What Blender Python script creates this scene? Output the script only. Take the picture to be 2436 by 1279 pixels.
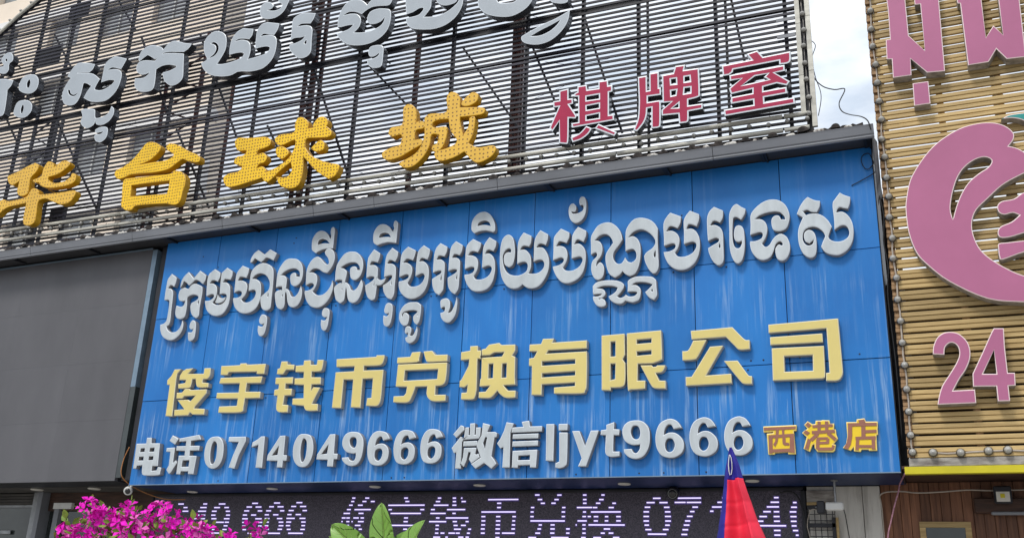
import bpy, bmesh, math, random
from mathutils import Vector, Matrix
from mathutils.geometry import delaunay_2d_cdt
for o in list(bpy.data.objects): bpy.data.objects.remove(o)
random.seed(7)
R = math.radians
SC = bpy.context.scene
COL = SC.collection

# ---------------------------------------------------------------- camera
cam = bpy.data.cameras.new('camera'); camo = bpy.data.objects.new('camera', cam); COL.objects.link(camo)
cam.sensor_fit = 'HORIZONTAL'; cam.sensor_width = 36.0; cam.lens = 36.0 * 2327.66 / 2436.0
cam.clip_start = 0.05; cam.clip_end = 4000
camo.matrix_world = Matrix(((0.91756398, 0.09776643, 0.38538042, 0.0), (0.39581684, -0.31601681, -0.86224266, -12.6),
                            (0.03748831, 0.94370287, -0.32866324, 1.6), (0, 0, 0, 1)))
SC.camera = camo

# ---------------------------------------------------------------- sky, sun, exposure
SUN_EL, SUN_AZ = R(52), R(196)          # azimuth measured clockwise from +Y
world = bpy.data.worlds.new('World'); SC.world = world; world.use_nodes = True
nt = world.node_tree; nd = nt.nodes; lk = nt.links; nd.clear()
wo = nd.new('ShaderNodeOutputWorld'); bg = nd.new('ShaderNodeBackground'); bg.inputs['Strength'].default_value = 0.10
sky = nd.new('ShaderNodeTexSky'); sky.sky_type = 'NISHITA'; sky.sun_disc = False
sky.sun_elevation = SUN_EL; sky.sun_rotation = SUN_AZ; sky.dust_density = 2.0; sky.air_density = 1.0
tc = nd.new('ShaderNodeTexCoord'); mp = nd.new('ShaderNodeMapping'); mp.inputs['Scale'].default_value = (1, 1, 2.2)
ns = nd.new('ShaderNodeTexNoise'); ns.inputs['Scale'].default_value = 5.5; ns.inputs['Detail'].default_value = 9; ns.inputs['Roughness'].default_value = .58
rp = nd.new('ShaderNodeValToRGB'); rp.color_ramp.elements[0].position = .30; rp.color_ramp.elements[1].position = .56
rp.color_ramp.elements[0].color = (.55, .55, .55, 1); rp.color_ramp.elements[1].color = (1, 1, 1, 1)
n2 = nd.new('ShaderNodeTexNoise'); n2.inputs['Scale'].default_value = 9; n2.inputs['Detail'].default_value = 6
r2 = nd.new('ShaderNodeValToRGB'); r2.color_ramp.elements[0].position = .34; r2.color_ramp.elements[1].position = .62
r2.color_ramp.elements[0].color = (5.6, 6.3, 7.2, 1); r2.color_ramp.elements[1].color = (8.4, 8.6, 8.9, 1)
mx = nd.new('ShaderNodeMix'); mx.data_type = 'RGBA'
lk.new(tc.outputs['Generated'], mp.inputs['Vector']); lk.new(mp.outputs[0], ns.inputs['Vector']); lk.new(mp.outputs[0], n2.inputs['Vector'])
lk.new(ns.outputs['Fac'], rp.inputs['Fac']); lk.new(n2.outputs['Fac'], r2.inputs['Fac'])
lk.new(rp.outputs['Color'], mx.inputs['Factor']); lk.new(sky.outputs['Color'], mx.inputs['A']); lk.new(r2.outputs['Color'], mx.inputs['B'])
lk.new(mx.outputs['Result'], bg.inputs['Color']); lk.new(bg.outputs[0], wo.inputs['Surface'])
sun = bpy.data.lights.new('sun', 'SUN'); sun.energy = 1.5; sun.angle = R(14); sun.color = (1, .965, .90)
suno = bpy.data.objects.new('sun', sun); COL.objects.link(suno)
sd = Vector((math.sin(SUN_AZ) * math.cos(SUN_EL), math.cos(SUN_AZ) * math.cos(SUN_EL), math.sin(SUN_EL)))
suno.rotation_euler = (-sd).to_track_quat('-Z', 'Y').to_euler()
SC.view_settings.view_transform = 'Standard'; SC.view_settings.look = 'None'
SC.view_settings.exposure = 0.55; SC.view_settings.gamma = 1.0; SC.view_settings.use_curve_mapping = False
SC.render.engine = 'CYCLES'; SC.cycles.max_bounces = 6

# ---------------------------------------------------------------- materials
MATS = {}
def mat(name, col, rough=.55, metal=0., var=.12, scale=(6, 6, 6), spec=.4, bump=0., col2=None, emit=None, estr=0., coat=0., trans=0., ramp=(.35, .7), detail=5, rnd=.0):
    if name in MATS: return MATS[name]
    m = bpy.data.materials.new(name); m.use_nodes = True; n = m.node_tree.nodes; l = m.node_tree.links
    b = n['Principled BSDF']; b.inputs['Roughness'].default_value = rough; b.inputs['Metallic'].default_value = metal
    b.inputs['Specular IOR Level'].default_value = spec; b.inputs['Coat Weight'].default_value = coat
    g = n.new('ShaderNodeNewGeometry'); mpn = n.new('ShaderNodeMapping'); mpn.inputs['Scale'].default_value = scale
    t = n.new('ShaderNodeTexNoise'); t.inputs['Scale'].default_value = 1; t.inputs['Detail'].default_value = detail; t.inputs['Roughness'].default_value = .6
    l.new(g.outputs['Position'], mpn.inputs['Vector']); l.new(mpn.outputs[0], t.inputs['Vector'])
    cr = n.new('ShaderNodeValToRGB'); cr.color_ramp.elements[0].position = ramp[0]; cr.color_ramp.elements[1].position = ramp[1]
    c2 = col2 or tuple(max(0, c * (1 - 2 * var)) for c in col)
    cr.color_ramp.elements[0].color = (*c2, 1); cr.color_ramp.elements[1].color = (*col, 1)
    l.new(t.outputs['Fac'], cr.inputs['Fac']); out = cr.outputs['Color']
    if rnd:
        oi = n.new('ShaderNodeObjectInfo'); hs = n.new('ShaderNodeHueSaturation'); mm = n.new('ShaderNodeMapRange')
        mm.inputs['To Min'].default_value = 1 - rnd; mm.inputs['To Max'].default_value = 1 + rnd
        l.new(oi.outputs['Random'], mm.inputs['Value']); l.new(mm.outputs[0], hs.inputs['Value']); l.new(out, hs.inputs['Color']); out = hs.outputs['Color']
    l.new(out, b.inputs['Base Color'])
    if bump:
        bp = n.new('ShaderNodeBump'); bp.inputs['Strength'].default_value = bump; bp.inputs['Distance'].default_value = .02
        l.new(t.outputs['Fac'], bp.inputs['Height']); l.new(bp.outputs[0], b.inputs['Normal'])
    if emit: b.inputs['Emission Color'].default_value = (*emit, 1); b.inputs['Emission Strength'].default_value = estr
    if trans: b.inputs['Transmission Weight'].default_value = trans
    MATS[name] = m; m['out'] = 1
    return m

def streaks(m, pale, zbands, amount=.6):
    """rain and dust runs down a painted face: narrow vertical noise, strongest below the rows of letters"""
    n = m.node_tree.nodes; l = m.node_tree.links; b = n['Principled BSDF']; src = b.inputs['Base Color'].links[0].from_socket
    g = n.new('ShaderNodeNewGeometry'); mpn = n.new('ShaderNodeMapping'); mpn.inputs['Scale'].default_value = (15, 1, .5)
    t = n.new('ShaderNodeTexNoise'); t.inputs['Scale'].default_value = 1; t.inputs['Detail'].default_value = 7; t.inputs['Roughness'].default_value = .7
    l.new(g.outputs['Position'], mpn.inputs['Vector']); l.new(mpn.outputs[0], t.inputs['Vector'])
    cr = n.new('ShaderNodeValToRGB'); cr.color_ramp.elements[0].position = .49; cr.color_ramp.elements[1].position = .70
    l.new(t.outputs['Fac'], cr.inputs['Fac'])
    sx = n.new('ShaderNodeSeparateXYZ'); l.new(g.outputs['Position'], sx.inputs[0])
    w = n.new('ShaderNodeTexNoise'); w.inputs['Scale'].default_value = 2.3; l.new(g.outputs['Position'], w.inputs['Vector'])
    ad = n.new('ShaderNodeMath'); ad.operation = 'MULTIPLY_ADD'; ad.inputs[1].default_value = .55; l.new(w.outputs['Fac'], ad.inputs[0]); l.new(sx.outputs['Z'], ad.inputs[2])
    mr = n.new('ShaderNodeMapRange'); mr.inputs['From Min'].default_value = 3.3; mr.inputs['From Max'].default_value = 8.3; l.new(ad.outputs[0], mr.inputs['Value'])
    zr = n.new('ShaderNodeValToRGB'); e = zr.color_ramp.elements
    e[0].position = 0; e[0].color = (1, 1, 1, 1); e[1].position = 1; e[1].color = (.12, .12, .12, 1)
    for z, v in zbands:
        k = e.new((z + .27 - 3.3) / 5.0); k.color = (v, v, v, 1)
    l.new(mr.outputs[0], zr.inputs['Fac'])
    mu = n.new('ShaderNodeMath'); mu.operation = 'MULTIPLY'; l.new(cr.outputs['Color'], mu.inputs[0]); l.new(zr.outputs['Color'], mu.inputs[1])
    mp3 = n.new('ShaderNodeMapping'); mp3.inputs['Scale'].default_value = (2.6, 1, .9); pn = n.new('ShaderNodeTexNoise'); pn.inputs['Scale'].default_value = 1; pn.inputs['Detail'].default_value = 2
    l.new(g.outputs['Position'], mp3.inputs['Vector']); l.new(mp3.outputs[0], pn.inputs['Vector']); pr = n.new('ShaderNodeValToRGB'); pr.color_ramp.elements[0].position = .44; pr.color_ramp.elements[1].position = .60; pr.color_ramp.elements[0].color = (.08, .08, .08, 1)
    l.new(pn.outputs['Fac'], pr.inputs['Fac']); mq = n.new('ShaderNodeMath'); mq.operation = 'MULTIPLY'; l.new(mu.outputs[0], mq.inputs[0]); l.new(pr.outputs['Color'], mq.inputs[1])
    m2 = n.new('ShaderNodeMath'); m2.operation = 'MULTIPLY'; m2.inputs[1].default_value = amount; l.new(mq.outputs[0], m2.inputs[0])
    x = n.new('ShaderNodeMix'); x.data_type = 'RGBA'; l.new(m2.outputs[0], x.inputs['Factor']); l.new(src, x.inputs['A']); x.inputs['B'].default_value = (*pale, 1)
    l.new(x.outputs['Result'], b.inputs['Base Color'])

def dots(m, col, pitch=.05, rad=.30):
    """punched lamp holes on the yellow letter faces"""
    n = m.node_tree.nodes; l = m.node_tree.links; b = n['Principled BSDF']; src = b.inputs['Base Color'].links[0].from_socket
    g = n.new('ShaderNodeNewGeometry'); v = n.new('ShaderNodeTexVoronoi'); v.voronoi_dimensions = '2D'; v.inputs['Scale'].default_value = 1 / pitch; v.inputs['Randomness'].default_value = .22
    sx = n.new('ShaderNodeSeparateXYZ'); cb = n.new('ShaderNodeCombineXYZ'); l.new(g.outputs['Position'], sx.inputs[0]); l.new(sx.outputs['X'], cb.inputs['X']); l.new(sx.outputs['Z'], cb.inputs['Y'])
    l.new(cb.outputs[0], v.inputs['Vector'])
    c = n.new('ShaderNodeMath'); c.operation = 'LESS_THAN'; c.inputs[1].default_value = rad; l.new(v.outputs['Distance'], c.inputs[0])
    x = n.new('ShaderNodeMix'); x.data_type = 'RGBA'; l.new(c.outputs[0], x.inputs['Factor']); l.new(src, x.inputs['A']); x.inputs['B'].default_value = (*col, 1)
    l.new(x.outputs['Result'], b.inputs['Base Color'])

# ---------------------------------------------------------------- building helpers
WL = {}
def obj(name, me, m, parent=None, loc=(0, 0, 0)):
    """one mesh object at world location loc (mesh coordinates are relative to loc)"""
    o = bpy.data.objects.new(name, me); COL.objects.link(o); loc = Vector(loc); WL[o] = loc
    if m is not None and not me.materials:
        for mm in (m if isinstance(m, (list, tuple)) else [m]): me.materials.append(mm)
    if parent is not None: o.parent = parent; o.location = loc - WL[parent]
    else: o.location = loc
    return o
def thing(name, label, cat, loc=(0, 0, 0), group=None):
    o = bpy.data.objects.new(name, None); COL.objects.link(o); o.empty_display_size = .2; o.location = loc; WL[o] = Vector(loc)
    o['label'] = label; o['category'] = cat
    if group: o['group'] = group
    return o
def tag(o, label, cat, group=None):
    o['label'] = label; o['category'] = cat
    if group: o['group'] = group
    return o
def struct(o): o['kind'] = 'structure'; return o
def stuff(o): o['kind'] = 'stuff'; return o

class MB:
    def __init__(s): s.v = []; s.f = []; s.mi = []
    def quad(s, *p, mi=0):
        i = len(s.v); s.v += [tuple(q) for q in p]; s.f.append(tuple(range(i, i + len(p)))); s.mi.append(mi); return s
    def box(s, x0, x1, y0, y1, z0, z1, mi=0):
        i = len(s.v)
        s.v += [(x0, y0, z0), (x1, y0, z0), (x1, y1, z0), (x0, y1, z0), (x0, y0, z1), (x1, y0, z1), (x1, y1, z1), (x0, y1, z1)]
        for f in ((0, 3, 2, 1), (4, 5, 6, 7), (0, 1, 5, 4), (1, 2, 6, 5), (2, 3, 7, 6), (3, 0, 4, 7)):
            s.f.append(tuple(i + k for k in f)); s.mi.append(mi)
        return s
    def bar(s, a, b, w, h=None, up=(0, 0, 1), mi=0):
        a = Vector(a); b = Vector(b); d = (b - a).normalized(); u = Vector(up)
        if abs(d.dot(u)) > .95: u = Vector((0, 1, 0))
        r = d.cross(u).normalized(); u = r.cross(d); h = h or w; i = len(s.v)
        for p in (a, b):
            for q in ((-1, -1), (1, -1), (1, 1), (-1, 1)): s.v.append(tuple(p + r * q[0] * w / 2 + u * q[1] * h / 2))
        for f in ((3, 2, 1, 0), (4, 5, 6, 7), (0, 1, 5, 4), (1, 2, 6, 5), (2, 3, 7, 6), (3, 0, 4, 7)): s.f.append(tuple(i + k for k in f)); s.mi.append(mi)
        return s
    def tube(s, pts, r, n=6, caps=True, mi=0):
        pts = [Vector(p) for p in pts]; rs = r if isinstance(r, (list, tuple)) else [r] * len(pts); i = len(s.v); pu = None
        for k, p in enumerate(pts):
            d = (pts[min(k + 1, len(pts) - 1)] - pts[max(k - 1, 0)]).normalized()
            u = pu or (Vector((0, 0, 1)) if abs(d.z) < .9 else Vector((1, 0, 0)))
            a = d.cross(u).normalized(); u = a.cross(d).normalized(); pu = u
            for j in range(n): t = 2 * math.pi * j / n; s.v.append(tuple(p + (a * math.cos(t) + u * math.sin(t)) * rs[k]))
        for k in range(len(pts) - 1):
            for j in range(n):
                j2 = (j + 1) % n; s.f.append((i + k * n + j, i + k * n + j2, i + (k + 1) * n + j2, i + (k + 1) * n + j)); s.mi.append(mi)
        if caps:
            s.f.append(tuple(i + j for j in range(n))); s.mi.append(mi); e = i + (len(pts) - 1) * n; s.f.append(tuple(e + n - 1 - j for j in range(n))); s.mi.append(mi)
        return s
    def lathe(s, prof, axis, c, n=14, mi=0):
        """profile [(radius, along)] turned about axis through c"""
        ax = Vector(axis).normalized(); u = ax.orthogonal().normalized(); w = ax.cross(u); c = Vector(c); i = len(s.v)
        for r, t in prof:
            for j in range(n): a = 2 * math.pi * j / n; s.v.append(tuple(c + ax * t + (u * math.cos(a) + w * math.sin(a)) * r))
        for k in range(len(prof) - 1):
            for j in range(n):
                j2 = (j + 1) % n; s.f.append((i + k * n + j, i + k * n + j2, i + (k + 1) * n + j2, i + (k + 1) * n + j)); s.mi.append(mi)
        return s
    def mesh(s, name, loc=(0, 0, 0), smooth=False):
        me = bpy.data.meshes.new(name); L = Vector(loc); me.from_pydata([tuple(Vector(v) - L) for v in s.v], [], s.f)
        me.polygons.foreach_set('material_index', s.mi)
        if smooth: me.polygons.foreach_set('use_smooth', [True] * len(s.f))
        me.update(); return me
    def build(s, name, m, parent=None, loc=None, smooth=False, bevel=0):
        if loc is None: loc = WL[parent] if parent is not None else (0, 0, 0)
        me = s.mesh(name, loc, smooth); me.materials.clear()
        for mm in (m if isinstance(m, (list, tuple)) else [m]): me.materials.append(mm)
        if not smooth or True:
            bm = bmesh.new(); bm.from_mesh(me); bmesh.ops.recalc_face_normals(bm, faces=bm.faces)
            if bevel: bmesh.ops.bevel(bm, geom=list(bm.edges), offset=bevel, segments=1, affect='EDGES', clamp_overlap=True)
            bm.to_mesh(me); bm.free()
        return obj(name, me, None, parent, loc)

def box(name, m, parent, x0, x1, y0, y1, z0, z1, bevel=0, own=True):
    c = ((x0 + x1) / 2, (y0 + y1) / 2, (z0 + z1) / 2) if own else None
    return MB().box(x0, x1, y0, y1, z0, z1).build(name, m, parent, c, bevel=bevel)

# ---------------------------------------------------------------- traced lettering -> solid letters
def outline(path):
    head, body = path.split(':'); pts = []
    for t in body.split():
        f = t[-1] if t[-1] in '!~' else ''; t = t.rstrip('!~'); x, z = t.split(',')
        pts.append((float(x) / 1000, float(z) / 1000, (f == '!') if head == 'S' else (f != '~')))
    if head[0] == 'W':
        w = float(head[1:]) / 1000; out = []
        for (a, b) in zip(pts[:-1], pts[1:]):
            d = Vector((b[0] - a[0], b[1] - a[1])); d.normalize(); nrm = Vector((-d.y, d.x)) * w / 2
            A = Vector(a[:2]) - d * (w * .2 if a is not pts[0] else 0); Bv = Vector(b[:2]) + d * (w * .2 if b is not pts[-1] else 0)
            out.append([tuple(A - nrm), tuple(Bv - nrm), tuple(Bv + nrm), tuple(A + nrm)])
        return out
    n = len(pts); res = []
    for i in range(n):
        p0, p1, p2, p3 = pts[i - 1], pts[i], pts[(i + 1) % n], pts[(i + 2) % n]
        if p1[2] and p2[2]: res.append(p1[:2]); continue
        if p1[2]: p0 = p1
        if p2[2]: p3 = p2
        for k in range(4):
            t = k / 4; q = []
            for c in (0, 1):
                q.append(.5 * (2 * p1[c] + (p2[c] - p0[c]) * t + (2 * p0[c] - 5 * p1[c] + 4 * p2[c] - p3[c]) * t * t + (3 * p1[c] - p0[c] - 3 * p2[c] + p3[c]) * t ** 3))
            res.append(tuple(q))
    return [res]
def ccw(p): return p if sum(p[i - 1][0] * p[i][1] - p[i][0] * p[i - 1][1] for i in range(len(p))) > 0 else p[::-1]
def union(pos, neg):
    polys = [ccw(q) for s in pos for q in outline(s)]; np_ = len(polys); polys += [ccw(q) for s in neg for q in outline(s)]
    V = []; F = []
    for p in polys:
        F.append(list(range(len(V), len(V) + len(p)))); V += [Vector(q) for q in p]
    v, e, f, ov, oe, of = delaunay_2d_cdt(V, [], F, 1, 1e-4)
    tris = [t for t, o in zip(f, of) if any(k < np_ for k in o) and not any(k >= np_ for k in o)]
    tris = [t if (v[t[1]] - v[t[0]]).cross(v[t[2]] - v[t[0]]) > 0 else t[::-1] for t in map(list, tris)]
    return v, tris
def loops_of(tris):
    es = {(t[i], t[(i + 1) % len(t)]) for t in tris for i in range(len(t))}; nx = {}
    for a, b in es:
        if (b, a) not in es: nx.setdefault(a, []).append(b)
    L = []
    while nx:
        a = next(iter(nx)); lp = [a]
        while True:
            c = lp[-1]
            if c not in nx: break
            b = nx[c].pop()
            if not nx[c]: del nx[c]
            if b == lp[0]: break
            lp.append(b)
        if len(lp) > 2: L.append(lp)
    return L
def letter(data, parent, yb, yf, face_m, side_m, rim=.008, rim_m=None, rimdrop=.006, name='letter'):
    """yb: plane the letter stands on, yf: its front (smaller y is nearer the viewer)"""
    v, tris = union(data[0], data[1])
    if not tris: return None
    used = sorted({i for t in tris for i in t}); cx = sum(v[i].x for i in used) / len(used); cz = sum(v[i].y for i in used) / len(used)
    L = loops_of(tris); ins = {}
    for lp in L:
        n = len(lp)
        for k in range(n):
            a, b, c = v[lp[k - 1]], v[lp[k]], v[lp[(k + 1) % n]]; d1 = (b - a); d2 = (c - b)
            if d1.length < 1e-6 or d2.length < 1e-6: ins[lp[k]] = b; continue
            d1 = d1.normalized(); d2 = d2.normalized(); n1 = Vector((-d1.y, d1.x)); n2_ = Vector((-d2.y, d2.x)); s = n1 + n2_
            den = max(1 + n1.dot(n2_), .45); ins[lp[k]] = b + s / den * rim
    loc = Vector((cx, yb, cz)); P = lambda q, y: (q.x - cx, y - yb, q.y - cz)
    mv = []; mf = []; mi = []
    for lp in L:
        i = len(mv); n = len(lp)
        for q in lp: mv += [P(v[q], yb), P(v[q], yf + rimdrop), P(ins[q], yf)]
        for k in range(n):
            a = i + 3 * k; b = i + 3 * ((k + 1) % n)
            mf.append((a, b, b + 1, a + 1)); mi.append(0); mf.append((a + 1, b + 1, b + 2, a + 2)); mi.append(1)
    bk = {q: len(mv) + j for j, q in enumerate(used)}; mv += [P(v[q], yb) for q in used]
    for t in tris: mf.append(tuple(bk[q] for q in t)[::-1]); mi.append(0)
    me = bpy.data.meshes.new(name); me.from_pydata(mv, [], mf); me.materials.append(side_m); me.materials.append(rim_m or face_m); me.polygons.foreach_set('material_index', mi); me.update()
    o = obj(name, me, None, parent, loc)
    ix = {q: j for j, q in enumerate(used)}; fm = bpy.data.meshes.new('face')
    fm.from_pydata([P(ins.get(q, v[q]), yf) for q in used], [], [tuple(ix[q] for q in t) for t in tris]); fm.materials.append(face_m); fm.update()
    obj('face', fm, None, o, loc)
    return o
KHMER = [
[['S:-12136,6954! -12012,6867! -12018,6777 -12042,6706! -12099,6740 -12141,6735 -12175,6691! -12094,6669 -12043,6598 -12030,6485 -12021,6292 -12009,6099 -12024,6021 -12071,5988! -12028,5924 -11949,5877 -11846,5880 -11771,5944 -11734,6073! -11703,5993 -11712,5893 -11769,5803 -11872,5740 -11989,5743 -12116,5811 -12191,5916 -12217,6031! -12141,6048 -12095,6092 -12087,6174 -12087,6311 -12094,6436 -12124,6473 -12213,6477! -12219,6586 -12219,6726 -12214,6845 -12185,6899'], []],
[['S:-11897,6670! -11896,6779 -11852,6875 -11760,6950! -11628,6822! -11510,6949! -11360,6848! -11369,6762 -11407,6695! -11510,6766 -11588,6788 -11632,6753 -11705,6696! -11773,6753 -11844,6797! -11859,6733','S:-11800,6669! -11709,6633! -11655,6700 -11559,6715 -11411,6649! -11392,6537 -11398,6374 -11401,6252 -11395,6130 -11445,6087! -11517,6127 -11576,6199 -11609,6311 -11595,6371! -11488,6416 -11461,6468 -11521,6508 -11605,6519 -11684,6495 -11707,6456 -11689,6345 -11689,6209 -11707,6129 -11776,6100 -11863,6121 -11920,6201 -11927,6325 -11915,6351! -11818,6322 -11757,6351 -11741,6425! -11803,6421 -11874,6444 -11908,6516 -11909,6585 -11886,6639'], ['S:-11448,6406 -11436,6364 -11447,6337 -11459,6373']],
[['S:-11496,6055 -11446,6020 -11422,5944 -11414,5810 -11428,5725 -11494,5688 -11549,5720 -11577,5849! -11498,5843 -11467,5897! -11521,5895 -11559,5935 -11557,6002 -11532,6044'], []],
[['S:-11188,6944! -11060,6865! -11056,6793 -11090,6707! -11169,6742 -11226,6738 -11261,6689! -11175,6678 -11100,6619 -11075,6521 -11089,6414 -11140,6335! -11043,6288 -10932,6295 -10861,6367 -10862,6450 -10939,6479 -11010,6472! -11021,6584 -11031,6831 -10999,6883 -10924,6942! -10799,6863! -10797,6780 -10826,6715! -10910,6737 -10950,6734 -10978,6682! -10882,6666 -10814,6592 -10791,6481 -10785,6319 -10821,6202 -10894,6115 -11010,6091 -11127,6121 -11239,6211 -11292,6324 -11305,6382! -11220,6378 -11138,6418 -11131,6472 -11191,6491 -11291,6460! -11308,6584 -11320,6764 -11304,6859 -11261,6896','S:-11056,6476! -10999,6409! -10925,6397 -10875,6411 -10892,6358 -10956,6321 -11040,6315 -11084,6339! -11062,6398'], []],
[['S:-10600,6945! -10455,6882! -10465,6788 -10493,6716! -10576,6745 -10632,6743 -10661,6678! -10565,6673 -10479,6627 -10442,6543 -10463,6424 -10535,6337! -10472,6285 -10377,6277 -10284,6328 -10250,6404 -10263,6466 -10317,6491 -10405,6475! -10412,6553 -10408,6674 -10403,6795 -10360,6872 -10274,6931 -10167,6947 -10036,6899 -9955,6816 -9930,6693 -9918,6506 -9914,6321 -9911,6189 -9924,6125 -9997,6099 -10079,6138 -10124,6234 -10143,6342! -10085,6389 -10002,6448 -9982,6525 -10004,6621 -10088,6723 -10203,6768 -10309,6745 -10370,6684! -10282,6672 -10196,6613 -10160,6529 -10144,6368 -10168,6225 -10246,6127 -10379,6085 -10523,6110 -10639,6200 -10697,6312 -10710,6377! -10613,6378 -10547,6412 -10549,6472 -10616,6499 -10704,6473! -10709,6582 -10713,6758 -10688,6851'], ['S:-9988,6393 -9985,6334 -10002,6349 -10001,6388']],
[['S:-10451,6984! -10443,7058 -10386,7148 -10311,7197! -10171,7099! -10065,7180! -9918,7096! -9947,7031 -9973,6973! -10070,7024 -10134,7038 -10176,7002 -10221,6969! -10303,7015 -10367,7057! -10409,6993'], []],
[['S:-10041,6037 -9975,6006 -9949,5932 -9953,5803 -9976,5702 -10024,5665 -10081,5691 -10111,5764 -10119,5849! -10033,5829 -9994,5878! -10062,5870 -10107,5919 -10102,5984 -10077,6027'], []],
[['S:-9586,6965 -9476,6933 -9381,6836 -9344,6700 -9354,6570 -9404,6496 -9475,6470 -9548,6510 -9581,6592 -9584,6672 -9536,6707 -9482,6695 -9467,6640! -9398,6624! -9409,6707 -9485,6774 -9592,6785 -9709,6751 -9784,6689! -9714,6678 -9658,6626 -9647,6519 -9652,6428! -9726,6435! -9733,6488! -9795,6494 -9850,6476! -9856,6606 -9852,6739 -9813,6842 -9735,6941 -9662,6967','S:-9726,6437! -9636,6442 -9578,6401 -9539,6332 -9511,6297 -9451,6292 -9392,6351 -9355,6468! -9320,6371 -9323,6241 -9372,6142 -9456,6108 -9543,6142 -9589,6226 -9622,6360 -9641,6387! -9654,6349 -9639,6192 -9652,6121 -9693,6090! -9774,6132 -9826,6234 -9856,6368 -9829,6418'], ['S:-9708,6361 -9693,6327 -9709,6318']],
[['S:-8865,7057 -8795,7018 -8755,6928 -8755,6823 -8803,6711 -8867,6639! -8943,6660 -9022,6714 -9084,6738 -9158,6735 -9225,6682! -9150,6675 -9079,6635 -9047,6553 -9056,6450 -9109,6345! -9028,6280 -8925,6270 -8830,6326 -8769,6423 -8749,6501! -8727,6406 -8740,6291 -8797,6169 -8888,6088 -9001,6062 -9123,6102 -9216,6207 -9260,6314 -9267,6369! -9172,6377 -9111,6417 -9101,6461 -9157,6496 -9259,6463! -9270,6589 -9274,6720 -9243,6823 -9179,6909 -9094,6942 -9016,6904 -8948,6831 -8877,6784 -8852,6821 -8884,6903 -8935,6961 -8952,7010 -8923,7053'], []],
[['S:-8826,6044 -8765,6020 -8741,5961 -8744,5836 -8759,5724 -8795,5667 -8848,5687 -8882,5759 -8889,5850! -8815,5835 -8772,5891! -8836,5891 -8882,5935 -8881,5998 -8860,6035'], []],
[['S:-8831,7434 -8804,7373 -8802,7251 -8805,7055! -8956,7065 -9070,7040 -9125,7008! -9209,7071 -9229,7164 -9226,7270 -9161,7370 -9063,7396 -8955,7345 -8875,7229! -8863,7273 -8881,7352 -8872,7419'], ['S:-9114,7151! -9101,7225 -9028,7250 -8940,7214 -8873,7146! -9001,7165']],
[['S:-8426,6958 -8323,6926 -8226,6819 -8192,6686 -8214,6560 -8263,6488 -8331,6463 -8399,6502 -8426,6582 -8427,6672 -8370,6698 -8318,6680 -8299,6633! -8248,6621! -8263,6693 -8334,6759 -8449,6771 -8546,6743 -8625,6699! -8554,6679 -8490,6620 -8499,6512 -8512,6436! -8563,6441! -8568,6487! -8634,6500 -8697,6480! -8704,6610 -8697,6739 -8656,6826 -8580,6922 -8512,6954','S:-8557,6447! -8477,6435 -8422,6389 -8378,6309! -8327,6291 -8261,6336 -8204,6460! -8166,6364 -8187,6227 -8238,6119 -8311,6082 -8392,6114 -8437,6200 -8465,6330 -8482,6350! -8485,6255 -8494,6142 -8557,6097! -8638,6155 -8677,6247 -8702,6365 -8640,6429'], ['S:-8554,6357 -8541,6330 -8554,6319']],
[['S:-8014,6950! -7894,6870! -7901,6796 -7929,6720! -8008,6746 -8049,6742 -8072,6686! -7980,6679 -7920,6626 -7908,6504 -7907,6352 -7913,6202 -7926,6116 -7972,6093! -8046,6139 -8098,6244 -8120,6354! -8043,6391 -7978,6435 -7968,6478 -8039,6498 -8110,6476! -8117,6601 -8115,6768 -8095,6843','S:-7678,6938! -7568,6859! -7574,6773 -7609,6698! -7674,6731 -7722,6732 -7749,6678! -7654,6665 -7594,6611 -7577,6495 -7581,6308 -7582,6159 -7622,6079! -7700,6114 -7770,6214 -7794,6322! -7722,6359 -7652,6415 -7643,6471 -7706,6477 -7786,6460! -7788,6593 -7785,6745 -7760,6845','S:-7919,6480! -7873,6424 -7810,6418 -7745,6456! -7779,6377 -7836,6333 -7912,6334!'], ['S:-7958,6408 -7955,6344 -7968,6339','S:-7637,6395 -7635,6332 -7648,6327']],
[['S:-7658,6024 -7601,5994 -7584,5913 -7588,5779 -7613,5677 -7657,5644 -7713,5673 -7736,5742 -7739,5828! -7672,5810 -7636,5862! -7696,5855 -7731,5895 -7721,5974 -7697,6015'], []],
[['S:-7652,7396 -7613,7350 -7612,7217 -7618,7012! -7762,7043 -7872,7034 -7958,7014! -8031,7060 -8053,7166 -8039,7268 -7967,7356 -7871,7364 -7771,7310 -7699,7212! -7675,7269 -7693,7330 -7680,7388'], ['S:-7946,7138! -7927,7195 -7858,7217 -7776,7192 -7719,7123! -7835,7140']],
[['S:-7390,6923! -7248,6846! -7262,6759 -7289,6687! -7366,6720 -7414,6719 -7463,6661! -7388,6653 -7316,6602 -7287,6524 -7302,6425 -7353,6318! -7309,6265 -7214,6249 -7117,6283 -7064,6364 -7066,6426 -7117,6454 -7221,6417! -7224,6542 -7219,6730 -7194,6840 -7112,6917! -6999,6837! -7006,6744 -7034,6672! -7110,6705 -7150,6703 -7176,6650! -7099,6648 -7027,6584 -6993,6481 -6994,6320 -7031,6189 -7109,6098 -7225,6054 -7347,6077 -7455,6167 -7504,6271 -7512,6359! -7425,6369 -7353,6399 -7343,6442 -7393,6466 -7509,6431! -7510,6572 -7509,6748 -7479,6847'], []],
[['S:-7234,5999 -7146,5987 -7086,5936! -7082,5845 -7093,5725 -7108,5666 -7138,5632! -7188,5678 -7209,5741 -7199,5782 -7162,5812 -7135,5840! -7183,5864 -7256,5872 -7329,5866 -7388,5847 -7410,5812 -7398,5774! -7386,5822 -7354,5841 -7312,5822 -7282,5777 -7283,5710 -7301,5651 -7336,5631 -7384,5646 -7436,5704 -7456,5785 -7449,5858 -7415,5928 -7365,5973 -7300,5998'], ['S:-7128,5794 -7124,5770 -7135,5777']],
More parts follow.
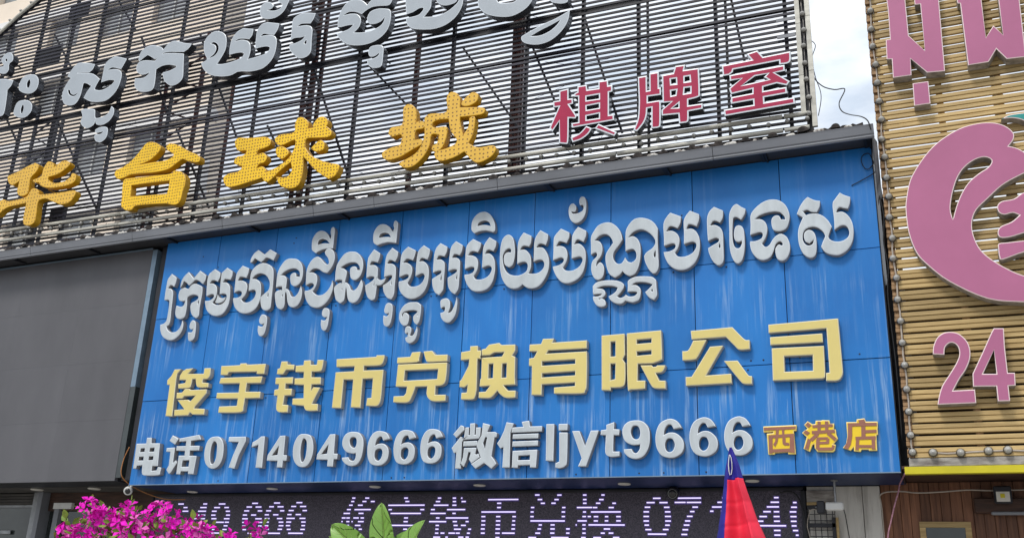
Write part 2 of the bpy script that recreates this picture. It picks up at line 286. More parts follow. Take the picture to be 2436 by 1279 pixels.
[['S:-7296,5621 -7248,5608 -7227,5573 -7228,5525 -7244,5472! -7203,5463 -7167,5503 -7130,5608! -7117,5529 -7130,5446 -7164,5383 -7221,5351 -7274,5361 -7310,5400 -7320,5442! -7288,5452 -7278,5487 -7287,5521 -7312,5501! -7334,5527 -7332,5581 -7321,5607'], []],
[['S:-6819,6918! -6696,6844! -6703,6760 -6738,6690! -6805,6712 -6844,6707 -6873,6648! -6794,6646 -6731,6590 -6718,6489 -6721,6342 -6722,6172 -6739,6125 -6787,6071! -6862,6124 -6909,6226 -6927,6341! -6854,6380 -6785,6416 -6774,6458 -6834,6467 -6918,6442! -6921,6585 -6914,6759 -6881,6855'], ['S:-6764,6384 -6762,6316 -6776,6305 -6780,6342']],
[['S:-6550,6918! -6431,6839! -6442,6744 -6477,6680! -6537,6707 -6576,6703 -6605,6650! -6520,6643 -6465,6586 -6457,6462 -6459,6292 -6469,6136 -6522,6062! -6589,6111 -6640,6200 -6658,6336! -6593,6366 -6518,6408 -6508,6449 -6573,6465 -6652,6443! -6652,6581 -6644,6754 -6618,6850'], ['S:-6496,6369 -6496,6308 -6511,6297 -6511,6340']],
[['S:-6679,6011 -6626,5994 -6591,5937 -6591,5847 -6618,5772! -6562,5791 -6511,5888 -6483,6014! -6468,5920 -6479,5790 -6511,5698 -6583,5627 -6660,5639 -6722,5703 -6745,5782! -6684,5801 -6669,5854 -6690,5879 -6739,5854! -6755,5933 -6748,5987'], []],
[['S:-6259,6921! -6120,6840! -6135,6758 -6170,6695! -6241,6721 -6292,6717 -6334,6664! -6250,6648 -6184,6605 -6154,6516 -6167,6408 -6219,6317! -6178,6264 -6077,6254 -5979,6292 -5926,6371 -5929,6432 -5987,6462 -6086,6436! -6083,6569 -6083,6728 -6056,6823 -5984,6916! -5867,6841! -5876,6754 -5910,6684! -5975,6716 -6018,6709 -6050,6651! -5971,6652 -5905,6586 -5872,6474 -5874,6318 -5911,6178 -5993,6091 -6117,6067 -6232,6095 -6320,6194 -6364,6295 -6374,6356! -6285,6359 -6223,6390 -6214,6449 -6266,6473 -6373,6444! -6374,6576 -6373,6773 -6339,6856'], []],
[['S:-6091,7348 -6001,7298 -5931,7196 -5900,7094 -5901,7016 -5928,6992! -6038,7033 -6155,7037 -6241,7011! -6291,7064 -6300,7143 -6283,7241 -6200,7331'], ['S:-6200,7124! -6177,7178 -6091,7205 -6009,7171 -5969,7095! -6087,7131']],
[['S:-5658,6918 -5596,6861 -5564,6742 -5553,6608 -5566,6489 -5594,6421 -5642,6399! -5706,6444 -5731,6531 -5719,6608 -5671,6639 -5621,6628! -5617,6676 -5655,6698 -5710,6674 -5750,6594 -5741,6484 -5703,6372 -5644,6300 -5557,6262 -5459,6258 -5364,6302 -5337,6382 -5363,6446 -5431,6461 -5509,6435! -5511,6579 -5509,6748 -5482,6842 -5423,6926! -5294,6856! -5301,6748 -5329,6691! -5397,6713 -5442,6704 -5472,6653! -5382,6643 -5306,6551 -5286,6436 -5293,6342 -5321,6271! -5266,6259 -5170,6264 -5094,6321 -5076,6396 -5110,6455 -5177,6465 -5248,6443! -5246,6574 -5246,6742 -5219,6841 -5155,6930! -5029,6849! -5035,6765 -5063,6685! -5130,6716 -5178,6710 -5209,6660! -5134,6657 -5079,6621 -5022,6514 -5001,6405 -5018,6266 -5083,6133 -5164,6053 -5259,6033 -5349,6059 -5412,6112! -5476,6065 -5573,6060 -5667,6113 -5739,6221 -5776,6344 -5796,6514 -5793,6732 -5767,6851 -5720,6907'], []],
[['S:-4827,6915! -4695,6839! -4699,6759 -4739,6680! -4810,6712 -4858,6712 -4898,6645! -4821,6642 -4749,6599 -4717,6501 -4733,6397 -4784,6303! -4742,6258 -4648,6243 -4545,6284 -4490,6359 -4489,6417 -4536,6448 -4652,6429! -4652,6564 -4652,6753 -4624,6833 -4561,6911! -4434,6834! -4441,6752 -4475,6667! -4546,6711 -4586,6704 -4620,6643! -4539,6645 -4468,6579 -4438,6482 -4444,6331 -4480,6197 -4565,6102 -4691,6059 -4796,6084 -4881,6179 -4931,6289 -4941,6337! -4855,6346 -4785,6385 -4775,6437 -4828,6464 -4940,6431! -4938,6573 -4937,6763 -4908,6831'], []],
[['S:-4503,7383 -4461,7359 -4440,7277 -4441,7181 -4463,7076 -4521,6999 -4603,6976 -4675,7031 -4710,7131 -4712,7216 -4691,7274 -4644,7292 -4602,7250 -4595,7195 -4618,7156 -4671,7169! -4653,7134 -4582,7125 -4511,7148 -4482,7186 -4489,7248 -4536,7251! -4549,7304 -4538,7363'], []],
[['S:-4148,6926 -4057,6911 -3965,6835 -3908,6735 -3888,6634! -3942,6553 -4009,6469 -4026,6402 -4009,6331 -3953,6274 -3891,6284 -3847,6359! -3813,6299 -3752,6275 -3691,6319 -3683,6398 -3718,6465 -3774,6475 -3841,6450! -3841,6611 -3835,6761 -3784,6860 -3706,6926 -3605,6933 -3494,6893 -3417,6826 -3369,6739! -3374,6579 -3368,6352 -3365,6172 -3404,6087 -3447,6080! -3501,6141 -3554,6259 -3570,6352! -3531,6404 -3454,6452 -3410,6515 -3414,6584 -3474,6671 -3562,6740 -3650,6756 -3740,6721 -3802,6653! -3729,6665 -3662,6613 -3624,6506 -3625,6346 -3653,6202 -3709,6101 -3780,6075! -3841,6109 -3886,6161! -3930,6107 -3997,6074! -4076,6133 -4121,6251 -4139,6379 -4122,6458 -4066,6545 -4027,6598! -4044,6658 -4101,6729 -4170,6749 -4239,6728 -4307,6663! -4250,6656 -4203,6607 -4185,6512 -4213,6411 -4269,6336 -4274,6262! -4246,6310 -4212,6324 -4172,6280 -4157,6209 -4171,6120 -4210,6072 -4261,6066 -4313,6111 -4348,6206 -4349,6298 -4327,6365 -4276,6412 -4265,6457 -4294,6483 -4357,6455! -4358,6578 -4360,6719 -4320,6808 -4252,6894'], ['S:-3405,6418 -3406,6322 -3423,6319 -3431,6359']],
[['S:-4325,5978! -4275,6025 -4184,6044 -4049,6040 -3938,6014 -3871,5968 -3871,5912 -3904,5860 -3965,5793! -3915,5766 -3860,5783 -3838,5809! -3794,5777 -3718,5776 -3674,5811 -3685,5834 -3739,5844 -3811,5845! -3807,5940 -3807,6001 -3761,6036 -3684,6056 -3564,6050 -3455,6028 -3402,5978! -3398,5867 -3393,5757 -3437,5695! -3501,5734 -3560,5816! -3511,5856 -3451,5917! -3521,5951 -3629,5973 -3706,5969 -3750,5937! -3684,5930 -3630,5878 -3625,5800 -3653,5715 -3740,5684! -3794,5700 -3844,5721! -3893,5683 -3970,5688 -4048,5734 -4091,5804! -4037,5827 -3982,5867 -3954,5920! -4027,5952 -4150,5967 -4217,5957 -4268,5937! -4195,5926 -4149,5894 -4138,5837 -4182,5790 -4222,5788 -4233,5767! -4194,5783 -4149,5759 -4132,5719 -4137,5675 -4193,5660 -4260,5685 -4311,5763 -4320,5825! -4250,5819 -4188,5841 -4205,5852 -4273,5855 -4320,5851!'], ['S:-3454,5853 -3451,5815 -3472,5830']],
[['S:-3186,6956! -3035,6879! -3048,6780 -3087,6710! -3162,6748 -3211,6743 -3250,6679! -3168,6680 -3094,6626 -3063,6543 -3081,6432 -3131,6348! -3089,6293 -3004,6278 -2898,6311 -2838,6382 -2831,6449 -2883,6486 -3001,6463! -2997,6626 -2999,6796 -2965,6883 -2907,6950! -2780,6880! -2786,6792 -2820,6706! -2888,6743 -2936,6743 -2964,6678! -2889,6678 -2827,6628 -2787,6533 -2780,6409 -2804,6279 -2859,6174 -2945,6106 -3040,6088 -3135,6115 -3219,6190 -3271,6296 -3290,6377! -3206,6379 -3130,6415 -3123,6471 -3171,6493 -3282,6467! -3283,6614 -3286,6798 -3241,6896'], []],
[['S:-2570,6964! -2447,6891! -2457,6785 -2496,6720! -2547,6752 -2594,6752 -2631,6692! -2560,6691 -2488,6638 -2460,6551 -2459,6418 -2464,6177 -2505,6110 -2547,6107! -2607,6170 -2655,6285 -2668,6364! -2600,6401 -2531,6437 -2514,6477 -2565,6505 -2665,6469! -2672,6621 -2670,6801 -2637,6899'], ['S:-2504,6417 -2499,6361 -2513,6349 -2521,6381']],
[['S:-2254,6962 -2199,6915 -2141,6877! -2157,6803 -2206,6725! -2266,6772 -2308,6766 -2320,6712 -2330,6579 -2330,6447 -2312,6357 -2278,6320 -2237,6326 -2210,6378 -2208,6421! -2229,6413 -2249,6407! -2289,6425 -2310,6488 -2304,6576 -2282,6635 -2235,6648 -2190,6612 -2173,6538 -2171,6384 -2184,6255 -2214,6150 -2266,6101 -2321,6139 -2362,6253 -2375,6386 -2371,6584 -2366,6807 -2334,6904 -2296,6950'], []],
[['S:-1769,6966 -1681,6935 -1605,6853 -1567,6727 -1578,6619 -1622,6526 -1703,6498 -1781,6524 -1805,6603 -1798,6690 -1751,6728 -1702,6717 -1680,6664! -1625,6657! -1633,6702 -1689,6770 -1778,6789 -1869,6782 -1961,6755 -2024,6708! -1943,6698 -1885,6646 -1864,6556 -1890,6439 -1944,6347! -1901,6297 -1851,6315 -1797,6395 -1745,6443 -1685,6458 -1619,6407 -1585,6306 -1591,6199 -1635,6108 -1695,6078 -1752,6110 -1773,6188 -1769,6262 -1727,6311 -1694,6291! -1673,6305 -1691,6345 -1730,6350 -1772,6306 -1801,6223 -1849,6142 -1930,6114 -2008,6143 -2074,6232 -2100,6332 -2098,6398! -2027,6395 -1946,6424 -1928,6487 -1971,6516 -2092,6490! -2082,6638 -2077,6770 -2027,6853 -1933,6930 -1850,6963'], []],
[['S:-1470,6714! -1430,6807 -1376,6888 -1319,6941! -1240,6886 -1163,6861! -1179,6774 -1217,6709! -1279,6722 -1335,6757 -1390,6742! -1354,6683! -1300,6694 -1213,6686 -1139,6644 -1077,6567 -1040,6482! -1073,6406 -1091,6344 -1066,6299 -1002,6268 -917,6271 -848,6315 -829,6387 -856,6464 -921,6483 -1008,6435! -1004,6579 -1009,6795 -971,6866 -908,6946! -854,6904 -782,6867! -796,6777 -825,6706! -876,6723 -922,6740 -957,6712 -970,6671! -898,6673 -836,6622 -787,6519 -776,6391 -802,6247 -870,6140 -968,6083 -1061,6093 -1143,6139 -1190,6218! -1162,6289 -1129,6359! -1153,6426 -1216,6487 -1292,6509 -1371,6485 -1408,6425 -1413,6339 -1383,6272 -1336,6251 -1292,6272 -1274,6328! -1299,6310 -1334,6282! -1381,6314 -1398,6381 -1383,6443 -1333,6471 -1277,6441 -1248,6363 -1246,6245 -1262,6131 -1303,6083 -1356,6089 -1419,6148 -1461,6260 -1473,6389 -1456,6517 -1395,6655!'], []],
]
CREAM = [
[['L:-11740,5211 -11599,5209 -11668,5132 -11673,5048 -11640,4412 -11783,4424 -11796,4951 -11856,4956 -11863,5035 -11790,5106','L:-11493,5206 -11341,5210 -11440,5119 -11107,5102 -11107,5194 -10976,5191 -10968,5072~ -11013,5013~ -11096,5013 -11109,4978 -11104,4952 -10976,4939 -10971,4866 -11153,4872~ -11222,4907~ -11259,5022 -11331,5022 -11337,4926~ -11376,4877~ -11601,4878 -11615,4954 -11472,4966 -11458,5016 -11604,5024 -11606,5096 -11559,5171','L:-11453,4862 -11349,4860 -11337,4840 -10992,4834 -10990,4768 -11190,4557 -11200,4526 -10979,4510 -10978,4416 -11214,4426 -11276,4466 -11307,4417 -11601,4419 -11612,4518 -11405,4522 -11579,4682 -11355,4678 -11302,4650 -11208,4741 -11447,4742 -11487,4703 -11609,4709 -11616,4806 -11507,4807'], []],
[['L:-10760,5211 -10378,5203 -10375,5231 -10252,5227 -10241,5201 -9863,5194 -9873,5028 -10027,5037 -10020,5074 -10591,5099 -10614,5052 -10751,5062','L:-10739,5011 -9900,4989 -9917,4882 -10193,4893 -10196,4754 -9900,4739 -9900,4638 -10194,4645 -10200,4507~ -10246,4423~ -10696,4436 -10692,4535 -10339,4532 -10335,4649 -10774,4670 -10775,4764 -10336,4748 -10337,4901 -10754,4918'], []],
[['L:-9563,5213 -9442,5207 -9438,5158 -9302,5143 -9306,5063 -9455,5070 -9504,5001 -9625,5010 -9620,5094 -9577,5104','L:-9636,4953 -9300,4942 -9301,4840 -9431,4843 -9428,4764 -9297,4757 -9300,4654 -9427,4652 -9432,4533 -9436,4510 -9334,4499 -9333,4387 -9484,4391~ -9548,4430~ -9565,4503 -9561,4661 -9632,4664 -9633,4756 -9559,4764 -9558,4844 -9632,4848','L:-9274,5125 -9130,5126 -9128,5200 -9003,5198 -8994,5124 -8879,5117 -8874,5194 -8760,5189 -8767,5067~ -8802,5009~ -8961,5012 -8954,4921 -8776,4911 -8770,4802 -8939,4805 -8934,4702 -8899,4760 -8771,4748 -8883,4520 -8887,4497 -8781,4492 -8776,4388 -8965,4393~ -9019,4431~ -9039,4474 -9263,4502 -9264,4598 -9061,4594 -9082,4806 -9262,4822 -9268,4920 -9103,4917 -9108,5015 -9268,5024'], []],
[['L:-8519,5183 -7803,5176 -7799,5199 -7658,5192 -7664,5119~ -7723,5040~ -8009,5045 -8006,4974 -7656,4963 -7659,4777 -7661,4522~ -7692,4431~ -7743,4410 -7910,4424 -7902,4539 -7829,4542 -7831,4840 -8013,4842 -8007,4399 -8177,4412 -8182,4841 -8354,4849 -8353,4408 -8518,4419 -8513,4974 -8182,4972 -8177,5050 -8508,5058'], []],
[['L:-7184,5203 -7035,5205 -7053,5103~ -7087,5047~ -7430,5048 -7428,5139 -7211,5137 -7195,5171','L:-6987,5204 -6842,5206 -6780,5138 -6577,5130 -6577,5029 -6875,5036~ -6935,5067~','L:-7411,5030 -6575,5009 -6583,4753~ -6634,4676~ -6746,4665 -6743,4535 -6568,4528 -6568,4437 -6768,4440~ -6860,4495~ -6890,4565 -6885,4667 -7083,4671 -7130,4531~ -7199,4443~ -7443,4457 -7443,4546 -7272,4544 -7237,4582 -7225,4679 -7421,4693'], ['L:-7281,4931 -6720,4918 -6729,4770 -7285,4774']],
[['L:-6211,5230 -6088,5230 -6084,5157 -6030,5157 -6028,5032 -6084,5030 -6080,4849 -6074,4569 -6093,4470~ -6139,4437~ -6316,4447 -6314,4542 -6230,4543 -6219,4654 -6272,4623 -6352,4630 -6352,4723 -6328,4733 -6223,4936 -6216,5032 -6352,5030 -6356,5150 -6211,5164','L:-6023,5168 -5960,5178 -5908,5234 -5745,5248 -5714,5215 -5490,5207 -5488,5115 -5533,5045 -5485,5023 -5479,4725 -5469,4620 -5651,4619 -5608,4567 -5577,4538 -5459,4532 -5461,4434 -5602,4435~ -5687,4483~ -5743,4546 -5805,4478~ -5863,4445~ -6034,4454 -6034,4539 -5928,4541 -5860,4624 -6028,4620 -6024,4728 -6010,4732 -6014,5042 -6010,5082'], ['L:-6040,5075 -5888,5076 -5824,5110 -5657,5106 -5694,5043 -6039,5045','L:-5898,4944 -5825,4946 -5823,4733 -5895,4732','L:-5683,4935 -5614,4938 -5612,4730 -5684,4729']],
[['L:-5064,5258 -4896,5253 -4918,5194 -4401,5190 -4405,5075 -4978,5085 -5006,5039 -4416,5032 -4398,4993~ -4398,4564~ -4419,4480~ -4474,4441~ -4876,4461 -4878,4546 -4570,4552 -4567,4600 -5062,4599 -5063,4448 -5213,4458 -5221,4871 -5267,4879 -5269,4984 -5195,4993 -5146,5082 -5269,5090 -5266,5190 -5091,5186'], ['L:-5069,4930 -4571,4929 -4570,4866 -5068,4867','L:-5064,4757 -4568,4761 -4569,4702 -5063,4699']],
[['L:-4187,5242 -3856,5245 -3850,4946 -3883,4885 -3845,4829 -3847,4587~ -3888,4505~ -4051,4501 -4054,4462 -4179,4473','L:-3823,5247 -3340,5254 -3331,4891~ -3352,4840~ -3463,4803 -3669,4808 -3675,4577 -3565,4573 -3571,4463 -3760,4462~ -3813,4512~','L:-3632,4784 -3476,4777 -3458,4753 -3416,4755 -3400,4772 -3286,4765 -3313,4702~ -3349,4673~ -3422,4667 -3372,4561 -3289,4556 -3290,4448 -3435,4461~ -3487,4505~ -3538,4601'], ['L:-4057,5143 -3986,5144 -3986,4934 -4056,4933','L:-4056,4832 -3985,4832 -3990,4616 -4055,4603','L:-3683,5146 -3475,5150 -3476,5091 -3683,5087','L:-3684,4980 -3477,4985 -3477,4927 -3679,4922']],
[['L:-2934,5214 -2380,5224 -2243,5063~ -2204,5035 -2163,5033 -2166,4912 -2298,4913~ -2364,4977~ -2469,5098 -2924,5095','L:-2904,5078 -2726,5075 -2848,4856~ -2910,4818~ -3053,4817 -3056,4944 -2994,4943~ -2958,4972~','L:-2683,4979 -2508,4982 -2745,4595 -2417,4600 -2414,4474 -3015,4471 -3017,4590 -2946,4592~ -2915,4623~','L:-2505,4774 -2328,4769 -2208,4583~ -2176,4556 -2152,4554 -2156,4450 -2257,4458~ -2313,4509~'], []],
[['L:-1914,5220 -1047,5234 -1037,4592 -1043,4515~ -1082,4450~ -1137,4434 -1243,4442 -1238,4541 -1195,4544 -1196,5116 -1914,5108','L:-1901,5051 -1251,5053 -1251,4939 -1900,4947','L:-1886,4903 -1243,4891 -1250,4527~ -1270,4480~ -1298,4472 -1892,4480'], ['L:-1736,4788 -1384,4782 -1393,4580 -1740,4585']],
]
PHONE = [
[['L:-12107,4074 -12004,4073 -11993,3980 -11812,3974 -11785,3603 -11900,3605 -11901,3527 -11798,3532 -11777,3586 -11704,3579 -11713,3506~ -11743,3457~ -12030,3456~ -12095,3494~ -12110,3568 -12114,3624 -12234,3616 -12241,3571 -12301,3572 -12312,3981 -12104,3979'], ['L:-12208,3901 -12116,3904 -12114,3842 -12208,3838','L:-12013,3901 -11910,3905 -11908,3840 -12010,3839','L:-12216,3763 -12114,3763 -12111,3701 -12215,3701','L:-12006,3764 -11909,3766 -11905,3704 -12004,3701']],
[['L:-11564,4097 -11432,4038 -11490,3945 -11617,4009','L:-11654,3892 -11481,3896 -11477,3648 -11418,3689 -11394,3646 -11497,3490 -11525,3472 -11593,3540 -11552,3612 -11563,3827 -11651,3833','L:-11414,4040 -11017,4089 -10965,4013 -11170,3995 -11164,3915 -10977,3910 -10979,3837 -11165,3838 -11158,3756 -11009,3749 -11026,3460 -11135,3465 -11135,3507 -11290,3510 -11296,3462 -11375,3466 -11377,3761 -11259,3759 -11262,3836 -11448,3845 -11450,3915 -11265,3914 -11263,3992 -11412,3990'], ['L:-11284,3682 -11144,3683 -11144,3580 -11288,3580']],
[['S:-10695,4048 -10602,4039 -10521,3963 -10488,3854 -10486,3710 -10534,3592 -10630,3540 -10732,3560 -10813,3633 -10855,3743 -10861,3864 -10834,3973 -10776,4032'], ['S:-10682,3974 -10634,3930 -10617,3833 -10615,3713 -10645,3624 -10688,3613 -10720,3667 -10741,3788 -10737,3897 -10717,3957']],
[['L:-10410,4033 -10077,4028 -10070,3956 -10171,3738 -10227,3532 -10341,3550 -10288,3729 -10205,3948 -10408,3958'], []],
[['L:-9783,4022 -9710,4022 -9696,3534 -9819,3540 -9815,3895 -9943,3857 -9934,3934 -9842,3979'], []],
[['L:-9422,4019 -9323,4022 -9317,3720 -9253,3718 -9256,3635 -9319,3634 -9319,3532 -9418,3536 -9418,3636 -9622,3643 -9616,3725'], ['L:-9423,3872 -9431,3726 -9536,3717']],
[['S:-8975,4034 -8860,4007 -8799,3900 -8781,3762 -8812,3625 -8884,3541 -8994,3537 -9085,3596 -9141,3701 -9153,3841 -9119,3957 -9058,4025'], ['S:-8964,3966 -8919,3921 -8902,3811 -8909,3684 -8941,3611 -8978,3623 -9007,3721 -9014,3849 -8998,3941']],
[['L:-8504,4012 -8409,4015 -8402,3720 -8334,3716 -8339,3637 -8399,3636 -8400,3528 -8502,3533 -8502,3632 -8705,3640 -8700,3714'], ['L:-8513,3863 -8524,3723 -8631,3712']],
[['S:-8062,4036 -7979,4012 -7910,3919 -7897,3784 -7921,3639 -7984,3551 -8087,3530 -8184,3566 -8246,3624 -8250,3655! -8141,3661! -8103,3615 -8043,3608 -8015,3652 -8015,3719! -8081,3715 -8190,3746 -8260,3828 -8270,3919 -8231,3998 -8155,4035'], ['S:-8073,3958 -8031,3934 -8017,3866 -8037,3804 -8083,3802 -8128,3847 -8145,3915 -8120,3954']],
[['S:-7614,4032 -7521,4008 -7470,3951 -7454,3911! -7562,3892! -7593,3949 -7638,3945 -7679,3901 -7697,3817! -7635,3844 -7544,3841 -7474,3783 -7454,3705 -7471,3606 -7542,3542 -7643,3527 -7743,3557 -7797,3636 -7821,3748 -7814,3871 -7771,3971 -7704,4026'], ['S:-7628,3776 -7582,3764 -7558,3719 -7571,3642 -7612,3598 -7658,3610 -7689,3661 -7684,3744']],
[['S:-7170,4033 -7080,4010 -7031,3953 -7015,3914! -7121,3895! -7151,3951 -7195,3947 -7236,3904 -7254,3822! -7193,3847 -7104,3845 -7037,3788 -7018,3711 -7035,3613 -7105,3549 -7204,3535 -7302,3564 -7353,3642 -7376,3753 -7367,3875 -7325,3974 -7259,4027'], ['S:-7187,3781 -7142,3769 -7120,3724 -7132,3648 -7173,3605 -7218,3617 -7247,3667 -7242,3749']],
[['S:-6727,4032 -6639,4009 -6592,3953 -6577,3914! -6680,3896! -6709,3951 -6752,3947 -6792,3905 -6811,3823! -6751,3849 -6665,3846 -6599,3790 -6582,3713 -6599,3617 -6668,3554 -6765,3539 -6860,3568 -6909,3646 -6930,3755 -6921,3876 -6879,3974 -6814,4027'], ['S:-6746,3783 -6702,3771 -6681,3727 -6694,3651 -6734,3609 -6778,3621 -6806,3670 -6800,3752']],
[['L:-6293,4071 -6243,4052 -6234,4003 -6355,3895 -6409,3944','L:-6289,3907 -6233,3881 -6264,3825 -6261,3457 -6349,3460 -6342,3688 -6380,3676 -6421,3749','L:-6218,4035 -6164,4037 -6164,3925 -6142,3924 -6147,4090 -6071,4092 -6070,3927 -6050,3927 -6052,4029 -5978,4030 -5981,3908 -6006,3871 -6238,3862','L:-6237,3838 -6022,3840 -6030,3770 -6241,3769','L:-6225,3744 -6028,3744 -6047,3654 -6023,3648 -5994,3663 -5974,3609 -6099,3527 -6138,3581 -6114,3682 -6156,3683 -6179,3566 -6215,3482 -6265,3515 -6235,3610','L:-5946,4090 -5832,4059 -5874,3958 -5750,3957 -5720,3937 -5729,3884 -5758,3880 -5792,3621 -5743,3567 -5712,3514 -5784,3447 -5899,3528 -6030,3452 -6099,3517 -5956,3604 -6023,3754 -6031,3797 -5960,3913'], ['L:-5900,3890 -5870,3883 -5897,3724 -5931,3805']],
[['L:-5581,4087 -5469,4067 -5511,3952 -5516,3941 -5508,3458 -5617,3458 -5612,3743 -5658,3723 -5713,3793 -5664,3861 -5611,3976','L:-5349,4084 -5237,4096 -5221,4016 -5039,4014 -5046,3941 -5499,3938 -5485,4009 -5323,4014','L:-5475,3913 -5092,3914 -5096,3848 -5478,3850','L:-5477,3815 -5095,3817 -5099,3747 -5479,3744','L:-5471,3684 -5102,3692 -5117,3450 -5201,3452 -5203,3488 -5383,3486 -5391,3450 -5473,3455'], ['L:-5383,3616 -5207,3622 -5211,3555 -5386,3554']],
[['L:-4978,4038 -4860,4036 -4864,3532 -4972,3539'], []],
[['L:-4795,4034 -4665,4032 -4669,3944 -4793,3943','L:-4785,3917 -4663,3912 -4666,3533~ -4692,3462~ -4768,3433~ -4829,3444 -4830,3501 -4787,3520~ -4776,3556~'], []],
[['L:-4597,3929 -4493,3929 -4409,3725 -4330,3927 -4217,3926 -4394,3451 -4505,3453 -4455,3558'], []],
[['L:-4111,3996 -3999,4031 -4004,3936 -3925,3928 -3935,3853 -4009,3855 -4014,3658~ -3998,3638~ -3924,3636 -3929,3576 -4050,3569~ -4114,3606~ -4125,3671 -4115,3858 -4190,3864 -4185,3927 -4110,3935'], []],
[['S:-3691,4042 -3598,4018 -3526,3934 -3511,3814 -3528,3685 -3590,3578 -3683,3535 -3786,3553 -3854,3614 -3864,3664! -3760,3666! -3734,3621 -3693,3610 -3651,3659 -3641,3723! -3682,3717 -3765,3722 -3849,3774 -3885,3866 -3875,3957 -3806,4026'], ['S:-3702,3973 -3660,3949 -3640,3878 -3656,3808 -3703,3790 -3749,3821 -3770,3893 -3749,3958']],
[['S:-3248,4045 -3157,4021 -3103,3959 -3084,3919! -3189,3908! -3219,3963 -3270,3965 -3311,3907 -3322,3833! -3251,3863 -3160,3852 -3081,3781 -3058,3692 -3085,3604 -3166,3548 -3256,3538 -3356,3572 -3416,3662 -3435,3782 -3418,3901 -3361,3999'], ['S:-3247,3791 -3202,3774 -3178,3705 -3199,3637 -3250,3609 -3295,3639 -3309,3709 -3288,3772']],
[['S:-2800,4047 -2711,4024 -2659,3963 -2641,3923! -2744,3912! -2772,3967 -2821,3969 -2862,3911 -2874,3838! -2804,3868 -2716,3857 -2640,3786 -2619,3698 -2646,3612 -2725,3557 -2813,3547 -2910,3581 -2967,3669 -2984,3787 -2967,3905 -2910,4002'], ['S:-2801,3796 -2758,3780 -2735,3711 -2757,3644 -2806,3617 -2850,3647 -2863,3715 -2841,3778']],
[['S:-2353,4041 -2267,4018 -2217,3958 -2200,3918! -2300,3908! -2327,3962 -2375,3964 -2415,3907 -2428,3835! -2359,3864 -2274,3853 -2201,3784 -2181,3697 -2208,3612 -2286,3557 -2371,3548 -2466,3581 -2520,3669 -2536,3785 -2517,3901 -2460,3996'], ['S:-2357,3794 -2315,3778 -2294,3710 -2315,3644 -2364,3616 -2406,3646 -2418,3714 -2396,3776']],
]
BRANCH = [
[['L:-2046,3908 -1639,3912 -1645,3842 -1676,3838 -1668,3553 -1757,3554 -1760,3578 -1919,3573 -1924,3555 -2000,3556 -2007,3816 -1926,3820 -1925,3837 -2045,3834'], [], ['L:-2039,3892 -1649,3895 -1651,3862 -2039,3855','L:-1985,3794 -1937,3796 -1945,3569 -1989,3568','L:-1724,3803 -1677,3805 -1677,3567 -1737,3574','L:-1985,3794 -1677,3805 -1678,3767 -1987,3756','L:-1987,3618 -1678,3623 -1678,3579 -1989,3580','L:-1889,3874 -1855,3874 -1863,3783 -1881,3701 -1911,3647 -1933,3678 -1907,3716 -1897,3798','L:-1818,3875 -1788,3876 -1793,3781 -1780,3760 -1780,3698 -1744,3693 -1738,3676 -1742,3661 -1799,3663 -1818,3685 -1816,3782']],
[['L:-1502,3954 -1445,3914 -1412,3916 -1406,3957 -1340,3956 -1324,3961 -1242,3955 -1238,3913 -1189,3914 -1197,3843 -1175,3839 -1173,3775 -1157,3730 -1206,3671 -1219,3661 -1188,3654 -1202,3587 -1226,3567 -1407,3575 -1437,3620 -1437,3668 -1461,3661 -1498,3578 -1569,3617 -1524,3759 -1577,3812 -1542,3841 -1508,3861 -1545,3910'], [], ['L:-1497,3940 -1459,3900 -1494,3871 -1531,3910','L:-1529,3844 -1481,3809 -1516,3779 -1560,3815','L:-1509,3738 -1473,3720 -1493,3662 -1510,3602 -1555,3617 -1532,3677','W34:-1447,3886 -1207,3891','W38:-1458,3811 -1186,3819','W38:-1364,3945 -1372,3815','W38:-1275,3945 -1280,3819','W41:-1387,3795 -1474,3716','W41:-1269,3798 -1184,3714','W31:-1404,3734 -1273,3734','W34:-1273,3734 -1280,3670','W30:-1400,3680 -1277,3680','W41:-1391,3727 -1402,3606','W37:-1402,3606 -1223,3604','W30:-1214,3648 -1224,3601']],
[['L:-1046,3926 -928,3922 -922,3955 -832,3964 -819,3924 -684,3919 -689,3849 -694,3826 -693,3762 -712,3756 -718,3571 -812,3573 -811,3586 -892,3589 -907,3562 -982,3571 -979,3621 -1020,3579 -1107,3614 -1065,3663 -1045,3757'], [], ['L:-904,3944 -836,3952 -823,3911 -894,3907','W39:-1029,3891 -696,3886','W49:-1003,3897 -1013,3756 -1034,3663 -1072,3603','W47:-852,3865 -861,3711','W37:-854,3801 -706,3803','W37:-952,3724 -721,3726','W37:-927,3723 -945,3583','W40:-749,3727 -754,3585','W33:-940,3627 -758,3621']],
]
